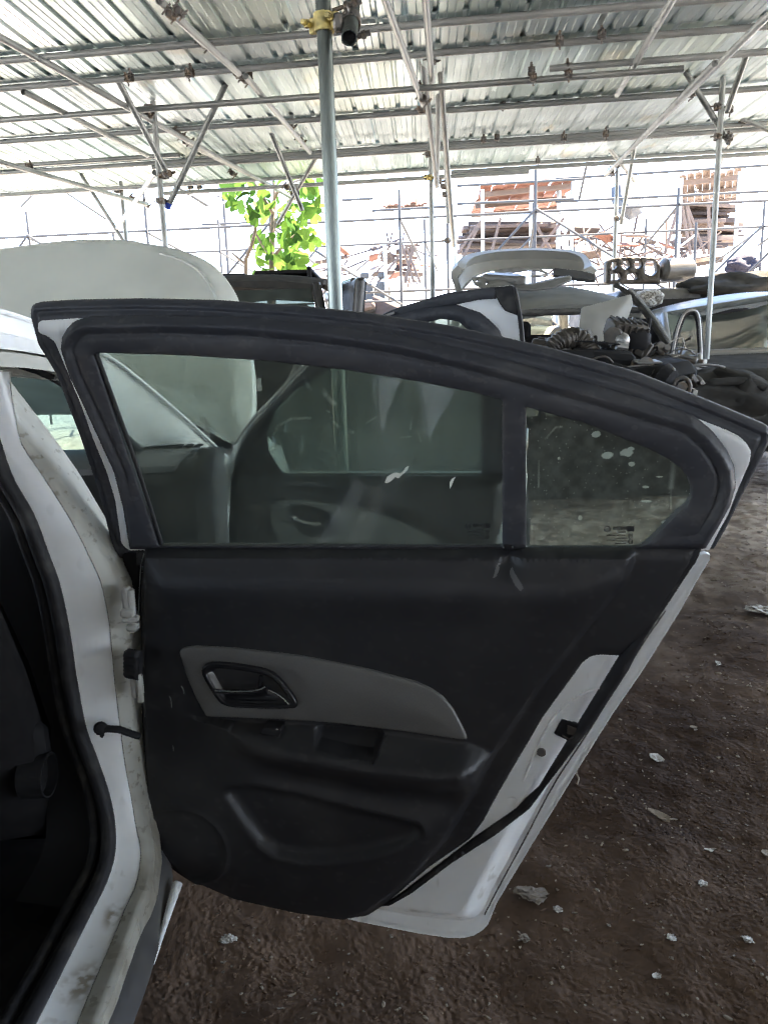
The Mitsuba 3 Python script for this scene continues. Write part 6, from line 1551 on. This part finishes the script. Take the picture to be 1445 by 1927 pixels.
# pale seats on a rack in the sun
K = thing('steel_rack', 'tall white steel rack carrying two pale car seats in the sun', 'rack')
rp = onY(715, 580, 20.0)
put(K + '__deck', box(rp + [0, 0, -0.05], (1.5, 0.9, 0.06), bev=0.01), 'm_pipe_pale')
for sx in (-0.7, 0.7):
    for sy in (-0.4, 0.4):
        put(K + '__leg', pipe((rp[0] + sx, rp[1] + sy, 0), (rp[0] + sx, rp[1] + sy, rp[2] - 0.08), 0.03, 8), 'm_pipe_pale')
for x, lab in ((688, 'pale car seat on the steel rack, half hidden behind the foreground pole'), (721, 'pale car seat with headrest, on the right of the steel rack')):
    p = onY(x, 580, 20.0)
    bk = [[p + np.array([sx * w, 0.1 + dy, z]) for sx, dy in ((-1, -0.05), (-0.6, -0.08), (0.6, -0.08), (1, -0.05), (1, 0.05), (-1, 0.05))] for z, w in ((0.05, 0.20), (0.2, 0.215), (0.48, 0.20), (0.60, 0.15), (0.63, 0.10))]
    K = put('pale_car_seat', join(loft(np.array(bk)), box(p + [0, -0.16, 0.09], (0.42, 0.46, 0.13), bev=0.05)), 'm_seat_pale', 45, lab, 'car seat')
    put(K + '__headrest', join(box(p + [0, 0.08, 0.78], (0.23, 0.08, 0.15), bev=0.04), pipe(p + [-0.05, 0.09, 0.6], p + [-0.05, 0.09, 0.75], 0.01, 6), pipe(p + [0.05, 0.09, 0.6], p + [0.05, 0.09, 0.75], 0.01, 6)), 'm_seat_pale')
# white car in the sun with a bundle on it
K = thing('sunlit_white_car', 'white car standing in full sun beyond the right hand pole', 'car')
c = Car(K, (7.4, 17.0, 0.0), math.pi - 0.3)
c.put('body', c.side([(-2.1, 0.3), (-2.1, 1.1), (1.2, 1.1), (2.1, 0.95), (2.2, 0.35)], 0.85), 'm_paint')
c.put('roof', c.roof((0.9, 0.5, -0.4, -1.5), (1.95, 2.05, 2.1, 2.0), 0.66), 'm_paint')
for s in (-1, 1):
    for a, b in (((1.4, .78 * s, 1.1), (0.9, .62 * s, 1.9)), ((-0.2, .8 * s, 1.1), (-0.2, .64 * s, 2.0)), ((-1.9, .78 * s, 1.1), (-1.5, .62 * s, 1.95))):
        c.put('pillar', c.strut(a, b, 0.05), 'm_paint')
    c.pane([(1.2, .8 * s, 1.12), (0.8, .66 * s, 1.9), (-1.4, .66 * s, 1.92), (-1.8, .8 * s, 1.12)])
c.wheels((-1.35, 1.4), 0.78)
put('violet_bundle', crumple((0.6, 0.5, 0.5), 17, 0.8, 3).apply_translation(onY(1396, 500, 15.6)), 'm_violet', True, 'dark violet blue bundle lying on the sunlit white car', 'bundle')
# pale boundary wall and a low building far behind
put('boundary_wall', box((5, 44, 1.5), (120, 0.3, 3.0)), 'm_concrete', 30, 'pale rendered wall closing the yard far behind', 'wall')
K = thing('pale_house', 'pale low house in the sun at the far left of the yard', 'house')
put(K + '__wall', box((-17, 36, 2.0), (14, 8, 4.0)), 'm_concrete', 30)
put(K + '__roof', loft(np.array([[(-24.5, y, 4.0), (-17, y, 5.6), (-9.5, y, 4.0), (-9.5, y, 4.15), (-17, y, 5.8), (-24.5, y, 4.15)] for y in (31.5, 40.5)])), 'm_concrete', 30)
for x in (-22, -18, -14):
    k = put(K + '__window', box((x, 31.99, 2.2), (1.3, 0.06, 1.2)), 'm_car_glass', 30)
    put(k + '__sill', box((x, 31.95, 1.56), (1.5, 0.16, 0.08)), 'm_concrete', 30)

# ================================================================== added vans, out of view, that block low light from behind
for k in range(7):
    K = thing('shade_van', 'added dark van behind the viewer, out of view, blocking low light', 'van', 'added vans behind the viewer that block low light')
    c = Car(K, (-5.6 + 1.98 * k, -7.6 - 0.15 * (k % 3), 0.0), math.pi / 2 + 0.03 * ((k * 5) % 3 - 1))
    c.put('body', c.side([(-2.1, 0.3), (-2.15, 1.1), (-2.05, 1.86), (1.0, 1.9), (1.3, 1.82), (1.85, 1.2), (2.2, 1.02), (2.25, 0.35)], 0.90, 0.10), 'm_dark_car')
    c.pane([(1.87, 0.70, 1.24), (1.37, 0.64, 1.80), (1.37, -0.64, 1.80), (1.87, -0.70, 1.24)], part='windscreen')
    c.put('front_bumper', box(c.p(2.25, 0, 0.45), (1.7, 0.12, 0.26), bev=0.05), 'm_black_dull')
    for sd_ in (-1, 1):
        c.put('headlamp', box(c.p(2.16, 0.66 * sd_, 0.88), (0.34, 0.10, 0.2), bev=0.04), 'm_alu')
    c.wheels((-1.4, 1.45), 0.80, 0.33)
